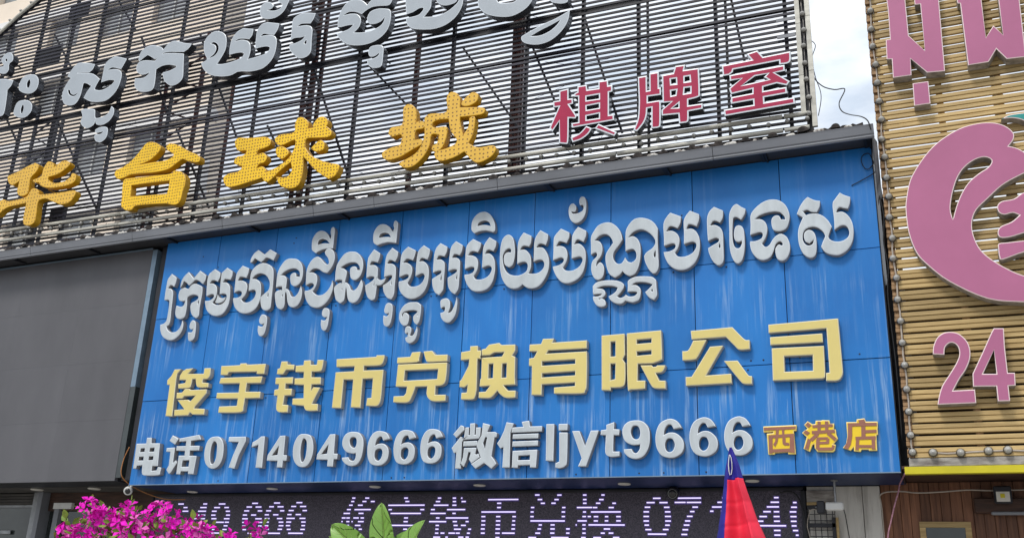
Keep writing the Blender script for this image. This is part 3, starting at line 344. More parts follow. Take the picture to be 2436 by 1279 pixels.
RED = [
[['L:-4906,9217 -4753,9230 -4749,9049 -4680,9045 -4675,8953 -4735,8945 -4611,8732 -4632,8691 -4739,8715 -4740,8324~ -4782,8286 -4889,8313 -4894,8691 -5003,8529 -5052,8601 -4909,8940 -4996,8943 -5004,9050 -4902,9049','L:-4607,9239 -4456,9236 -4446,9148 -4267,9141 -4268,9260 -4116,9254 -4110,9156 -4045,9153 -4045,9044 -4098,9040 -4096,8655 -4022,8654 -4016,8556 -4676,8542 -4700,8621 -4583,8619 -4594,9060 -4656,9068 -4657,9123 -4606,9141','L:-4455,8534 -4365,8478 -4420,8395~ -4528,8324~ -4671,8295 -4702,8380 -4563,8428~','L:-4262,8537 -3971,8346 -4012,8292 -4320,8467'], ['L:-4457,9034 -4258,9034 -4257,8961 -4456,8967','L:-4454,8870 -4257,8876 -4256,8804 -4450,8803','L:-4452,8700 -4255,8708 -4254,8633 -4451,8636']],
[['L:-3647,9211 -3506,9209 -3505,8954 -3469,8955 -3470,9238 -3324,9237 -3324,8970 -3295,8968 -3294,8847 -3493,8854 -3494,8761 -3317,8760 -3301,8722 -3306,8392~ -3332,8319~ -3446,8321 -3443,8660 -3504,8657 -3516,8533~ -3565,8420~ -3663,8310 -3719,8338 -3650,8522~ -3633,8801','L:-3276,9169 -3108,9171 -3074,9284 -2923,9277 -2941,9191 -2721,9182 -2719,8770~ -2749,8707~ -2889,8689 -2891,8595 -2682,8591 -2685,8506 -2890,8500 -2896,8355~ -2928,8326 -3033,8328 -3041,8484 -3290,8502 -3289,8597 -3140,8701 -3270,8707'], ['L:-3134,8595 -3038,8656 -3039,8590','L:-3142,9076 -3067,9074 -3064,8985 -3138,8991','L:-2936,9075 -2865,9075 -2859,8989 -2937,8991','L:-3140,8882 -3066,8880 -3078,8803 -3138,8800','L:-2939,8891 -2856,8887 -2858,8800 -2949,8800']],
[['L:-2389,9152 -1966,9163 -2031,9269 -1872,9295 -1798,9176 -1417,9187 -1423,9049~ -1466,9004~ -1581,9006 -1581,9069 -2225,9056 -2238,9012 -2291,8980 -2377,8980','L:-2285,8973 -1510,8986 -1511,8892 -1651,8887 -1450,8714 -1496,8657 -1631,8716 -1815,8694 -1818,8628 -1500,8633 -1502,8535 -1812,8528 -1812,8446 -1405,8452 -1400,8354 -2373,8333 -2384,8434 -1967,8437 -1968,8515 -2278,8510 -2274,8614 -1974,8624 -1971,8690 -2273,8664 -2299,8761 -2117,8886 -2280,8880'], ['L:-2121,8769 -1926,8887 -1744,8893 -1804,8846 -1735,8795 -2040,8783']],
]
GOLD = [
[['S:-16845,9527 -16589,9583 -16343,9667 -16154,9710! -16027,9632 -16066,9505 -16190,9378 -16179,9191 -16186,9035 -16362,9012 -16489,9109 -16499,9263 -16498,9356! -16659,9291 -16789,9358 -16853,9461','S:-15849,9618 -15784,9682 -15638,9626 -15596,9527! -15412,9630 -15282,9623 -15171,9541 -15240,9460 -15440,9359 -15691,9331! -15673,9263 -15488,9171 -15232,9173 -15090,9243 -15061,9316 -14956,9275 -14939,9143 -15080,9074 -15363,9063 -15627,9087 -15841,9156 -15931,9248! -16050,9265 -16110,9326 -15960,9357 -15893,9413 -15888,9518','S:-16132,9080 -16065,9136 -15941,9105 -15865,9030! -15824,8972 -15495,8952 -15204,8937 -14952,8940 -14851,8888 -14906,8756 -15013,8682 -15200,8674! -15413,8761 -15631,8855 -15791,8851 -15837,8780 -15813,8571 -15814,8393 -15943,8332 -16102,8378 -16149,8486 -16157,8693 -16164,8836! -16376,8826 -16607,8817 -16763,8772 -16934,8664 -17056,8732 -16998,8882 -16924,8978 -16830,9005 -16713,8950 -16410,8948 -16188,8983'], []],
[['S:-13172,9687 -13000,9634 -12879,9539 -12915,9432 -13092,9297 -13344,9236! -13051,9241 -12730,9229 -12541,9286 -12553,9349! -12716,9450 -12740,9541 -12654,9572 -12438,9492 -12182,9340 -11936,9215 -11879,9133 -11924,9072 -12143,9125 -12297,9198! -12426,9132 -12607,9037 -12890,9018 -13215,9042 -13514,9061! -13712,9015 -13833,9021 -13932,9123 -13905,9207 -13736,9258 -13550,9368 -13402,9509 -13284,9655','S:-13645,8981 -13528,8988 -12994,8960 -12558,8932 -12454,8982 -12275,8931 -12163,8813 -12141,8666 -12171,8526 -12186,8385 -12239,8298 -12348,8289 -12497,8332! -12873,8371 -13251,8385 -13325,8322 -13473,8329 -13613,8433 -13632,8582 -13661,8784 -13674,8910'], ['S:-13449,8828! -12993,8812 -12531,8794! -12521,8672 -12538,8541! -12941,8561 -13415,8602! -13427,8726']],
[['S:-11131,9326 -11077,9422 -10790,9375 -10465,9341 -10339,9259 -10347,9157 -10477,9116 -10587,9093 -10598,9012! -10465,9032 -10369,8935 -10414,8840 -10523,8817 -10566,8742! -10448,8764 -10344,8668 -10394,8555 -10701,8499 -11060,8457 -11207,8510 -11280,8664 -11174,8731 -10968,8741 -10890,8832 -10988,8867 -11093,8945 -11039,9040 -10901,9048 -10845,9134 -11035,9164','S:-9856,9486 -9805,9601 -9693,9590 -9569,9478 -9566,9354! -9314,9352 -9182,9329 -9061,9208 -9114,9117 -9374,9140 -9571,9152 -9572,8991! -9419,8806 -9100,8638 -8861,8562 -8831,8480 -8900,8355 -9020,8314! -9297,8511 -9519,8742 -9593,8814! -9564,8591 -9582,8396 -9651,8269 -9822,8254 -10009,8339 -10121,8515! -9897,8482 -9802,8587 -9846,8753! -10048,8624 -10206,8487 -10311,8442 -10414,8537 -10360,8630 -10105,8712 -9902,8842 -9812,8989! -9815,9172 -10072,9112 -10189,9152 -10250,9264 -10147,9330 -9858,9330','S:-9469,9379 -9379,9526 -9248,9524 -9159,9427 -9182,9329 -9309,9311','S:-9440,8970 -9282,9084 -9187,9009 -9194,8890 -9320,8870 -9412,8917','S:-10200,9072 -10069,9091 -9947,9011 -9913,8924 -10035,8843 -10157,8922'], []],
[['S:-7675,9383 -7621,9460 -7520,9446 -7432,9339 -7408,9179 -7414,9103! -7296,9102 -7232,9033 -7266,8962 -7401,8946 -7407,8775! -7290,8775 -7245,8691 -7433,8608 -7660,8511 -7875,8488 -8002,8565 -7991,8659 -7836,8711 -7680,8743 -7675,8915 -7853,8907 -7922,8996 -7869,9084 -7671,9109','S:-6873,9432 -6822,9539 -6705,9517 -6622,9404 -6611,9230! -6213,9157 -6164,9073 -6243,9031 -6543,9046 -6600,9037 -6571,8881 -6524,8723! -6439,8858 -6429,9007 -6335,9009 -6328,8876 -6355,8694 -6421,8557! -6249,8455 -5994,8450 -5936,8368 -6021,8254 -6217,8187 -6348,8251 -6487,8420! -6687,8340 -6912,8320 -7013,8410 -7000,8501 -6776,8540 -6631,8628 -6757,8837 -6810,9055! -7002,9069 -7096,9028 -7071,8947 -6878,8933 -6817,8885 -6826,8736 -6890,8558 -7000,8501 -7081,8552 -7067,8625! -6992,8650 -6964,8796! -7100,8819 -7125,8634 -7226,8443 -7408,8303 -7584,8311 -7670,8399 -7575,8441 -7387,8525 -7281,8659 -7237,8842 -7255,9075 -7242,9169 -7148,9211 -6857,9197','S:-6597,9304 -6472,9434 -6379,9467 -6293,9400 -6313,9290 -6423,9233 -6536,9235'], []],
]
UPPER = [
[['S:-17916,12245 -17775,12261 -17894,12420 -17824,12555 -17683,12571 -17568,12487 -17527,12344 -17616,12273 -17589,12119 -17677,12048 -17879,12118'], ['S:-17753,12435 -17705,12396 -17722,12354 -17764,12399']],
[['S:-18008,11936 -17790,11937 -17598,11900 -17362,11824! -17398,11700 -17480,11614! -17450,11449 -17421,11041 -17591,11015 -17760,11102'], []],
[['S:-16915,11873 -16729,11831 -16593,11688 -16584,11486 -16715,11397 -16935,11438 -17128,11561 -17142,11738 -17069,11854','S:-16924,11270 -16735,11216 -16611,11080 -16621,10927 -16752,10838 -16952,10873 -17112,10972 -17130,11132 -17075,11250'], ['S:-16882,11751 -16826,11676 -16830,11562 -16881,11557 -16921,11666','S:-16900,11161 -16854,11082 -16857,10969 -16893,10961 -16930,11067']],
[['S:-15765,11605! -15680,11736 -15545,11865 -15304,11830 -15037,11742! -15076,11629 -15161,11576! -15351,11614 -15521,11631! -15280,11591 -15033,11517 -14817,11355! -14884,11230 -14894,11136 -14706,11086 -14512,11139 -14407,11239 -14561,11285 -14765,11270! -14763,11469 -14759,11663 -14685,11759 -14522,11820! -14349,11759 -14182,11691! -14231,11583 -14287,11478! -14461,11546 -14561,11567 -14648,11529! -14436,11508 -14266,11411 -14238,11228 -14306,10996 -14490,10836 -14709,10822 -14963,10880 -15168,10995! -15104,11134 -15025,11238! -15167,11326 -15251,11337 -15259,11233 -15278,11043 -15359,10906 -15501,10886 -15684,10958 -15790,11139 -15779,11332 -15701,11486 -15649,11546!'], ['S:-15656,11267 -15594,11152 -15452,11086 -15353,11151 -15461,11121 -15560,11173 -15602,11248']],
[['S:-15160,10720 -15005,10719 -14800,10669 -14760,10567! -14721,10466 -14592,10457 -14414,10506 -14356,10661! -14270,10586 -14262,10452 -14344,10334 -14488,10279 -14652,10308 -14721,10400! -14748,10311 -14897,10270 -15024,10332 -15115,10441 -15098,10573'], []],
[['S:-14659,10202 -14508,10230 -14358,10191 -14320,10066 -14350,9953 -14461,9893 -14597,9942 -14659,10044 -14631,10087! -14503,10076 -14437,10125! -14544,10117 -14642,10134'], []],
[['S:-13862,11617! -13844,11751 -13741,11853 -13559,11870 -13325,11779 -13251,11708! -13123,11831 -12975,11845 -12747,11750 -12542,11687! -12600,11597 -12707,11539! -12925,11585 -13097,11621 -13234,11623! -13341,11550 -13428,11527! -13605,11646 -13669,11654 -13834,11556!','S:-13831,11542 -13678,11552 -13419,11485! -13370,11543 -13231,11609 -12951,11564 -12700,11498! -12655,11182 -12629,10965 -12725,10853 -12900,10839 -13075,10974 -13149,11121 -13160,11177! -12997,11184 -12855,11222 -12848,11261! -13024,11323 -13206,11333 -13347,11281! -13320,10995 -13349,10841 -13526,10822 -13723,10886 -13836,11014 -13863,11181! -13657,11154 -13544,11199 -13517,11248! -13610,11226 -13739,11251 -13851,11342 -13881,11457'], []],
[['S:-12029,11844 -11848,11796 -11719,11674 -11676,11454 -11708,11303 -11829,11093! -11697,11066 -11472,11072 -11283,11110 -11224,11176 -11274,11225 -11416,11242 -11569,11235! -11584,11408 -11556,11586 -11463,11711 -11330,11761! -11082,11692! -11090,11563 -11147,11484! -11294,11529 -11408,11541 -11487,11505! -11318,11508 -11137,11417 -11079,11223 -11108,11048! -10917,11060 -10704,11092 -10636,11180 -10697,11232 -10836,11249 -10972,11239! -10988,11436 -10988,11619 -10910,11746 -10775,11768! -10489,11677! -10513,11553 -10580,11451! -10708,11492 -10823,11530 -10886,11492! -10678,11473 -10530,11389 -10490,11200 -10536,10956 -10714,10790 -10982,10768 -11209,10813 -11321,10823! -11480,10778 -11738,10811 -11981,10903 -12151,11054 -12229,11201! -12099,11248 -12184,11403 -12233,11599 -12187,11750'], ['S:-12057,11588 -11981,11599 -11877,11510 -11856,11387 -11928,11291 -12045,11268 -11955,11328 -11912,11412 -11926,11494 -11985,11551']],
[['S:-10515,12248 -10342,12180 -10365,12054 -10441,11914 -10593,11831 -10786,11841 -10936,11923 -10987,12041 -10973,12170 -10870,12226 -10739,12182 -10681,12102 -10733,12048 -10829,12044! -10671,11994 -10535,12001 -10478,12080 -10556,12152 -10596,12241'], []],
[['S:-10198,11624! -10171,11721 -10032,11780 -9926,11781! -9693,11715! -9731,11595 -9787,11519! -9922,11549 -10002,11554 -10064,11517! -9863,11497 -9733,11405 -9716,11161 -9700,10932 -9754,10843 -9854,10814 -9961,10837! -10110,10968 -10192,11086 -10189,11162! -10058,11171 -9931,11207 -9873,11271! -9965,11265 -10099,11282 -10188,11250! -10187,11442'], ['S:-9831,11186 -9823,11103 -9868,11128']],
[['S:-9180,11306! -9183,11496 -9120,11684 -8993,11806 -8841,11808 -8696,11740 -8597,11637! -8483,11735 -8287,11763 -8069,11661! -8119,11536 -8191,11521! -8341,11551 -8491,11561 -8611,11519 -8692,11463! -8813,11536 -8968,11572 -9090,11525! -8938,11527 -8782,11479 -8699,11360 -8717,11215 -8818,11114! -8665,11080 -8467,11073 -8300,11122 -8223,11202 -8207,11297! -8285,11216 -8431,11200 -8534,11248 -8569,11355 -8519,11468 -8386,11499 -8236,11472 -8108,11410 -8081,11244 -8122,11033 -8254,10892 -8443,10824 -8664,10823 -8894,10884 -9070,11008 -9190,11171! -9077,11184 -8929,11213 -8849,11282! -8963,11295 -9115,11292'], []],
[['S:-8474,10649 -8447,10740 -8338,10753 -8227,10729 -8172,10657 -8168,10489 -8177,10325 -8246,10291 -8368,10316 -8462,10406 -8489,10508! -8362,10493 -8269,10534 -8245,10589! -8342,10537 -8441,10558'], []],
[['S:-7788,11767 -7793,11398 -7768,11245! -7639,11264 -7524,11310 -7440,11295 -7470,11225 -7560,11173 -7774,11174! -7740,11044 -7636,10937 -7443,10870 -7208,10830 -6980,10861 -6783,10994 -6683,11209 -6689,11498! -6747,11512! -6748,11344 -6799,11236 -6952,11129 -7132,11075 -7296,11088 -7415,11115! -7329,11216 -7290,11328 -7314,11651!','S:-7218,11627! -7189,11377 -7053,11260 -6891,11246 -6791,11306 -6817,11529!'], []],
[['S:-6379,11422! -6398,11141 -6323,10994 -6195,10878 -5971,10785 -5754,10753 -5542,10824 -5419,10956 -5362,11173! -5643,11242! -5700,11034 -5851,11024 -6029,11089 -6130,11361!'], []],
[['S:-5105,11110! -5089,10888 -4982,10811 -4858,10781 -4786,10816 -4780,11031!'], []],
[['S:-4752,10628! -4770,10487 -4818,10364 -4928,10233 -5089,10135 -5275,10113 -5443,10156 -5551,10224 -5579,10309 -5534,10344 -5409,10395 -5202,10473 -4976,10534'], ['S:-5416,10296! -5259,10272 -5094,10314 -4973,10399 -4909,10485! -5076,10422 -5241,10369']],
]
PINK = [
[['L:-100,10114 -98,9664 -93,9450 -105,9027 -158,9029 -171,8733 -108,8720 -117,8441 111,8434 121,8682 301,8436 514,8415 546,9510 561,9946 264,10021 247,9581 246,9486 314,9479 304,8763 130,9032 136,9608 144,10052'], []],
[['L:772,9892 758,9459 764,9382 793,9375 790,8445 1030,8446 1139,8613 1238,8446 1456,8432 1483,9285 1504,9705 1262,9767 1243,9343 1237,8798 1143,8960 1038,8802 1048,9389 1066,9817'], []],
[['L:113,8311 303,8306 299,7982 102,7983'], []],
[['S:-128,6535 -107,6698 -42,6940 76,7142 222,7323 376,7452 599,7568 812,7604 989,7583 1117,7514 1192,7409 1182,7319 1119,7238! 1201,7200 1281,7130 1377,7008! 1363,6897! 1170,6821 986,6726 808,6573 673,6447 612,6310 602,6153 648,5958 750,5807 928,5650 1087,5552 1243,5512! 1205,5203! 1048,5227 673,5303 285,5552 62,5787 -55,5969 -119,6239'], ['S:399,6353! 386,6501 426,6691 502,6894 599,7029 718,7111 830,7135 900,7099 908,7048 854,6982 752,6923 632,6826 536,6692 457,6524']],
[['S:1218,6605 1096,6534 963,6520 906,6464 914,6383 969,6344 1062,6356 1131,6316! 1036,6241 912,6194 871,6120 896,6055 1000,6050 1160,6085 1316,6098! 1377,6591!','S:1143,5987 967,5984 868,5980 855,5919 855,5811 890,5776 1126,5843 1284,5840! 1301,5976!'], []],
[['S:238,4927 321,4895 392,4805 417,4700 403,4586 345,4462 265,4352 186,4220! 418,4221! 415,4063! 2,4063! 27,4162 76,4287 170,4421 251,4544 295,4644 293,4735 253,4789 201,4793 150,4744 133,4655! 9,4670! 24,4766 75,4867 150,4921'], []],
[['L:695,4938 801,4930 786,4701 782,4398 855,4394 845,4246 771,4244 768,4071 642,4073 645,4247 402,4257 412,4407 547,4660 661,4882'], ['L:669,4677 664,4393 522,4401']],
]
TEAL = [
[['S:1083,7627! 1162,7664 1258,7672 1379,7668! 1363,7536! 1289,7591 1198,7624'], []],
]
LED = [(-12392,-12275,3139),(-11842,-11762,3137),(-11505,-11372,3135),(-12264,-12183,3078),(-11897,-11764,3077),(-11596,-11476,3075),(-11377,-11287,3075),(-12277,-12154,3016),(-11934,-11765,3015),(-11633,-11537,3014),(-11336,-11253,3013),(-11995,-11898,2949),(-11857,-11770,2949),(-11638,-11550,2949),(-11320,-11242,2949),(-12033,-11948,2889),(-11851,-11767,2889),(-11623,-11521,2889),(-11355,-11244,2889),(-11836,-11768,2830),(-11530,-11352,2830),(-11329,-11247,2831),(-11830,-11758,2770),(-11603,-11543,2771),(-11342,-11265,2772),(-11819,-11747,2709),(-11580,-11521,2710),(-11356,-11274,2711),(-12478,-12342,2646),(-11582,-11323,2652),(-10803,-10688,3142),(-10909,-10803,3082),(-10722,-10607,3081),(-10950,-10851,3018),(-10669,-10582,3017),(-10967,-10886,2950),(-10796,-10698,2950),(-10971,-10860,2888),(-10700,-10574,2888),(-10962,-10874,2829),(-10634,-10554,2830),(-10953,-10888,2771),(-10625,-10557,2772),(-10937,-10867,2711),(-10639,-10571,2713),(-10824,-10596,2653),(-10404,-10170,2655),(-10004,-9719,2658),(-10355,-10238,3145),(-10444,-10353,3084),(-10274,-10158,3083),(-10496,-10401,3018),(-10214,-10135,3018),(-10516,-10436,2953),(-10346,-10245,2953),(-10507,-10416,2892),(-10259,-10158,2892),(-10498,-10419,2834),(-10217,-10128,2834),(-10490,-10422,2776),(-10209,-10120,2777),(-10470,-10402,2719),(-10223,-10139,2720),(-9904,-9793,3148),(-10000,-9907,3087),(-9825,-9709,3086),(-10042,-9947,3021),(-9766,-9685,3020),(-10060,-9982,2956),(-9894,-9795,2956),(-10069,-9910,2895),(-9809,-9700,2895),(-10066,-9973,2836),(-9769,-9688,2837),(-10065,-9987,2779),(-9757,-9691,2780),(-10039,-9968,2719),(-9771,-9688,2720),(-8830,-8775,3214),(-8584,-8515,3212),(-7869,-7805,3207),(-7270,-7215,3202),(-7011,-6958,3200),(-6869,-6848,3199),(-8843,-8790,3160),(-8631,-8562,3159),(-8476,-8407,3158),(-7842,-7776,3154),(-7301,-7230,3150),(-7007,-6954,3148),(-6856,-6787,3147),(-8876,-8813,3102),(-8710,-8625,3101),(-8148,-7499,3097),(-7333,-7082,3094),(-7010,-6945,3093),(-8910,-8841,3033),(-8767,-8468,3032),(-8137,-8081,3030),(-7566,-7501,3029),(-7378,-7314,3028),(-7099,-6790,3027),(-8966,-8850,2973),(-8685,-8598,2973),(-8094,-7555,2971),(-7384,-7122,2970),(-7002,-6950,2970),(-8993,-8926,2902),(-8907,-8845,2902),(-8774,-8678,2902),(-8639,-8582,2902),(-7845,-7779,2902),(-7281,-7224,2902),(-7111,-6731,2902),(-8994,-8975,2845),(-8901,-8848,2845),(-8804,-8786,2845),(-8683,-8581,2845),(-7849,-7779,2846),(-7397,-7104,2847),(-6988,-6921,2848),(-6769,-6721,2848),(-8899,-8849,2786),(-8734,-8636,2786),(-8104,-7536,2789),(-7280,-7226,2790),(-6970,-6905,2791),(-6845,-6766,2792),(-8888,-8849,2727),(-8792,-8723,2727),(-8655,-8603,2728),(-7846,-7781,2731),(-7280,-7229,2734),(-6960,-6845,2735),(-6721,-6674,2736),(-7830,-7776,2672),(-7282,-7229,2675),(-7187,-7124,2676),(-7050,-6942,2677),(-6925,-6862,2677),(-6738,-6691,2678),(-7912,-7771,2611),(-7309,-7193,2615),(-7099,-7061,2617),(-6880,-6797,2618),(-6756,-6704,2619),(-5640,-5571,3235),(-5285,-5221,3231),(-4883,-4832,3228),(-4601,-4555,3226),(-6407,-5911,3172),(-5595,-5526,3168),(-5328,-5264,3166),(-4882,-4831,3163),(-4634,-4569,3161),(-6255,-6190,3118),(-5544,-5482,3114),(-5375,-5311,3114),(-4881,-4830,3111),(-4682,-4619,3110),(-4434,-4384,3108),(-6252,-6192,3055),(-5699,-5650,3053),(-5204,-5156,3051),(-4975,-4743,3050),(-4730,-4665,3049),(-4489,-4415,3048),(-6510,-5948,2990),(-5703,-5658,2989),(-5210,-5160,2988),(-4880,-4836,2987),(-4758,-4311,2987),(-6507,-6445,2922),(-6262,-6196,2922),(-5995,-5942,2922),(-5704,-5655,2922),(-5208,-5159,2922),(-4888,-4835,2922),(-4807,-4761,2922),(-4714,-4649,2921),(-4544,-4498,2921),(-4375,-4311,2921),(-6503,-6442,2859),(-6263,-6193,2859),(-5995,-5951,2860),(-5702,-5161,2860),(-4962,-4822,2861),(-4713,-4654,2861),(-4547,-4497,2862),(-4375,-4311,2862),(-6504,-6443,2800),(-6261,-6196,2801),(-6000,-5949,2801),(-5568,-5521,2802),(-5380,-5319,2803),(-4990,-4975,2804),(-4886,-4840,2804),(-4793,-4251,2805),(-6507,-6446,2741),(-6264,-6194,2742),(-6004,-5950,2743),(-5585,-5531,2745),(-5382,-5317,2746),(-5136,-5083,2747),(-4885,-4839,2748),(-4561,-4469,2749),(-6504,-6443,2680),(-6265,-6195,2681),(-6155,-5952,2682),(-5618,-5545,2685),(-5383,-5320,2687),(-5135,-5086,2688),(-4885,-4838,2689),(-4606,-4548,2691),(-4487,-4420,2692),(-6258,-6198,2618),(-5724,-5607,2622),(-5366,-5100,2625),(-4902,-4837,2628),(-4717,-4606,2629),(-4423,-4332,2632),(-3832,-3724,3173),(-3926,-3810,3114),(-3739,-3624,3113),(-3953,-3876,3050),(-3674,-3598,3048),(-3971,-3894,2987),(-3661,-3585,2986),(-3972,-3895,2923),(-3662,-3579,2923),(-3972,-3896,2861),(-3659,-3580,2861),(-3958,-3896,2804),(-3660,-3597,2804),(-3946,-3863,2743),(-3694,-3615,2745),(-3911,-3648,2682),(-3473,-3147,3172),(-3519,-3366,3114),(-3348,-3148,3113),(-3269,-3194,3049),(-3303,-3244,2989),(-3349,-3272,2924),(-3377,-3305,2862),(-3396,-3319,2806),(-3415,-3338,2744),(-3432,-3352,2680),(-2851,-2816,3172),(-2918,-2827,3112),(-2995,-2846,3049),(-3023,-2979,2993),(-2874,-2796,2993),(-2877,-2799,2925),(-2884,-2804,2864),(-2886,-2806,2805),(-2891,-2813,2745),(-2150,-2091,3170),(-2198,-2089,3109),(-2251,-2092,3048),(-2301,-2204,2985),(-2162,-2092,2984),(-2355,-2257,2921),(-2167,-2091,2921),(-2400,-2307,2860),(-2165,-2090,2860),(-2394,-2011,2801),(-2171,-2088,2740),(-2169,-2091,2680),(-1904,-1859,3103),(-1932,-1858,3042),(-1952,-1869,2982),(-1947,-1870,2920),(-1945,-1873,2859),(-1937,-1876,2800),(-1924,-1859,2740),(-1890,-1857,2680)]
# ---------------------------------------------------------------- palette
M_blue = mat('blue_panel_paint', (.018, .192, .54), rough=.40, var=.13, scale=(.8, 1, .5), ramp=(.3, .75), col2=(.010, .130, .42), spec=.3, rnd=.09)
streaks(M_blue, (.34, .48, .66), [(3.70, .9), (3.92, .3), (4.02, .95), (4.50, .8), (4.75, .12), (5.25, .35), (5.76, .7), (6.15, .12)], 1.0)
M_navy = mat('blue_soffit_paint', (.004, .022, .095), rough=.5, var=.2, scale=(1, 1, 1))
M_dark = mat('dark_steel', (.020, .021, .028), rough=.5, var=.25, scale=(3, 3, 3))
M_white = mat('white_acrylic', (.49, .535, .565), rough=.42, var=.09, scale=(7, 3, 2.2), rnd=.05, spec=.4)
M_whites = mat('white_letter_return', (.36, .35, .345), rough=.5, var=.16, scale=(9, 9, 4), spec=.3)
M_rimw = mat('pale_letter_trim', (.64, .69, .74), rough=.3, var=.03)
M_cream = mat('cream_acrylic', (.66, .545, .19), rough=.36, var=.05, scale=(1.5, 2, 1.5))
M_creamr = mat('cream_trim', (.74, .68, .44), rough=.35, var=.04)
M_creams = mat('cream_letter_return', (.50, .47, .40), rough=.5, var=.14, scale=(8, 8, 4))
M_red = mat('red_acrylic', (.37, .020, .070), spec=.2, rough=.40, var=.06, scale=(2, 2, 2))
M_chrome = mat('steel_letter_return', (.20, .21, .23), rough=.25, metal=.85, var=.2, scale=(5, 5, 5))
M_grey = mat('grey_letter_face', (.38, .42, .46), rough=.32, var=.06, scale=(2, 2, 2))
M_gold = mat('yellow_letter_sheet', (.88, .54, .006), rough=.4, var=.08, scale=(1.2, 2, 1.2))
M_golds = mat('yellow_letter_return', (.60, .32, .006), rough=.4, var=.1, scale=(3, 3, 3))
dots(M_gold, (.20, .085, .008), .060, .24)
M_gold2 = mat('faded_yellow_letter_sheet', (.76, .45, .05), rough=.45, var=.08, scale=(1.2, 2, 1.2))
dots(M_gold2, (.20, .10, .02), .075, .20)
M_pink = mat('pink_acrylic', (.42, .132, .25), rough=.34, var=.06, scale=(.9, 1, .9), spec=.35)
M_pinkr = mat('pale_pink_trim', (.78, .62, .62), rough=.4, var=.05)
M_pinks = mat('dirty_letter_return', (.42, .38, .34), rough=.6, var=.28, scale=(12, 12, 12))
M_teal = mat('teal_acrylic', (.02, .26, .24), rough=.35, var=.05)
M_yel = mat('yellow_plate', (.80, .56, .02), rough=.4, var=.04)
M_yelr = mat('pale_yellow_trim', (.86, .66, .22), rough=.4, var=.04)
M_brown = mat('brown_face', (.30, .125, .085), rough=.4, var=.06)
M_slat = mat('dark_slat_paint', (.021, .020, .034), rough=.55, var=.3, scale=(1.2, 4, 6), rnd=.5)
M_frame = mat('screen_frame_paint', (.030, .031, .042), rough=.5, var=.3, scale=(2, 2, 2), rnd=.2)
M_rust = mat('rust_red_steel', (.11, .028, .020), rough=.7, var=.3, scale=(6, 6, 6))
M_tube = mat('weathered_pale_tube', (.70, .68, .60), rough=.45, var=.2, scale=(2, 8, 8), rnd=.1)
M_bulb = mat('bulb_shell', (.44, .43, .40), rough=.18, var=.15, scale=(20, 20, 20), spec=.6)
M_sock = mat('bulb_socket', (.17, .16, .15), rough=.4, metal=.5, var=.2)
M_bamboo = mat('bamboo_slat', (.53, .385, .175), rough=.5, var=.2, scale=(1.6, 20, 26), col2=(.34, .23, .095), bump=.3, rnd=.24, spec=.3)
M_lath = mat('bamboo_end_post', (.42, .25, .12), rough=.6, var=.3, scale=(20, 20, 3), bump=.3)
M_gutter = mat('grey_gutter', (.215, .225, .25), rough=.40, var=.12, scale=(.7, 2, 2))
M_soff = mat('grey_soffit', (.045, .045, .05), rough=.5, var=.15, scale=(1, 1, 1))
M_tile = mat('mossy_roof_tile', (.060, .048, .044), rough=.85, var=.4, scale=(14, 14, 14), bump=.6, rnd=.2)
M_mort = mat('lime_mortar', (.62, .60, .56), rough=.85, col2=(.16, .13, .11), scale=(16, 16, 16), ramp=(.36, .52), bump=.5)
M_ledw = mat('grey_led_wall', (.104, .103, .113), rough=.45, var=.10, scale=(1.3, 1, .5), rnd=.05, spec=.35)
M_ledtick = mat('led_matrix', (.090, .076, .105), rough=.5, col2=(.030, .027, .042), scale=(70, 70, 70), ramp=(.4, .6), detail=2)
M_lit = mat('lit_led', (.5, .48, .6), rough=.5, emit=(.72, .63, 1.0), estr=.80, var=.2, scale=(90, 90, 90))
M_lit2 = mat('led_glow', (.08, .06, .2), rough=.5, emit=(.16, .08, .55), estr=.10, var=.2, scale=(90, 90, 90))
M_strip = mat('pale_blue_strip', (.20, .28, .36), rough=.35, metal=.3, var=.1)
M_wplank = mat('white_plank', (.56, .54, .50), rough=.7, col2=(.36, .34, .31), scale=(14, 14, 1.6), ramp=(.3, .55), bump=.3, rnd=.06)
M_wood = mat('brown_plank', (.235, .105, .055), rough=.6, col2=(.085, .033, .017), scale=(22, 22, 1.5), ramp=(.3, .68), bump=.35, rnd=.35)
M_dwood = mat('dark_brown_board', (.085, .040, .026), rough=.6, var=.35, scale=(2, 20, 20), bump=.3)
M_gwood = mat('grey_weathered_board', (.36, .34, .31), rough=.85, col2=(.15, .13, .12), scale=(4, 20, 16), ramp=(.35, .62), bump=.5)
M_ybar = mat('yellow_strip', (.60, .52, .015), rough=.4, var=.1, scale=(2, 2, 2))
M_wall = mat('shop_wall_plaster', (.09, .085, .08), rough=.8, var=.25, scale=(1.5, 1.5, 1.5))
M_glass = mat('shop_glass', (.045, .055, .055), rough=.08, var=.3, scale=(1, 1, 1), spec=.6)
M_alu = mat('aluminium_frame', (.34, .35, .36), rough=.4, metal=.6, var=.2, scale=(5, 5, 5))
M_mirror = mat('polished_fascia', (.35, .36, .38), rough=.06, metal=1., var=.1)
M_peach = mat('peach_render', (.95, .82, .68), rough=.8, var=.08, scale=(.3, .3, .3))
M_pwhite = mat('white_render', (.88, .86, .84), rough=.8, var=.06, scale=(.3, .3, .3))
M_pwin = mat('tower_glass', (.52, .54, .55), rough=.12, var=.3, scale=(.3, .3, .3), spec=.6)
M_cable = mat('black_cable', (.014, .014, .016), rough=.5)
M_wcable = mat('pale_cable', (.48, .42, .36), rough=.5)
M_pkcable = mat('pink_twine', (.42, .20, .26), rough=.6, var=.3, scale=(40, 40, 40))
M_orange = mat('orange_cable', (.46, .19, .06), rough=.5)
M_camw = mat('camera_white', (.62, .62, .60), rough=.35, var=.06)
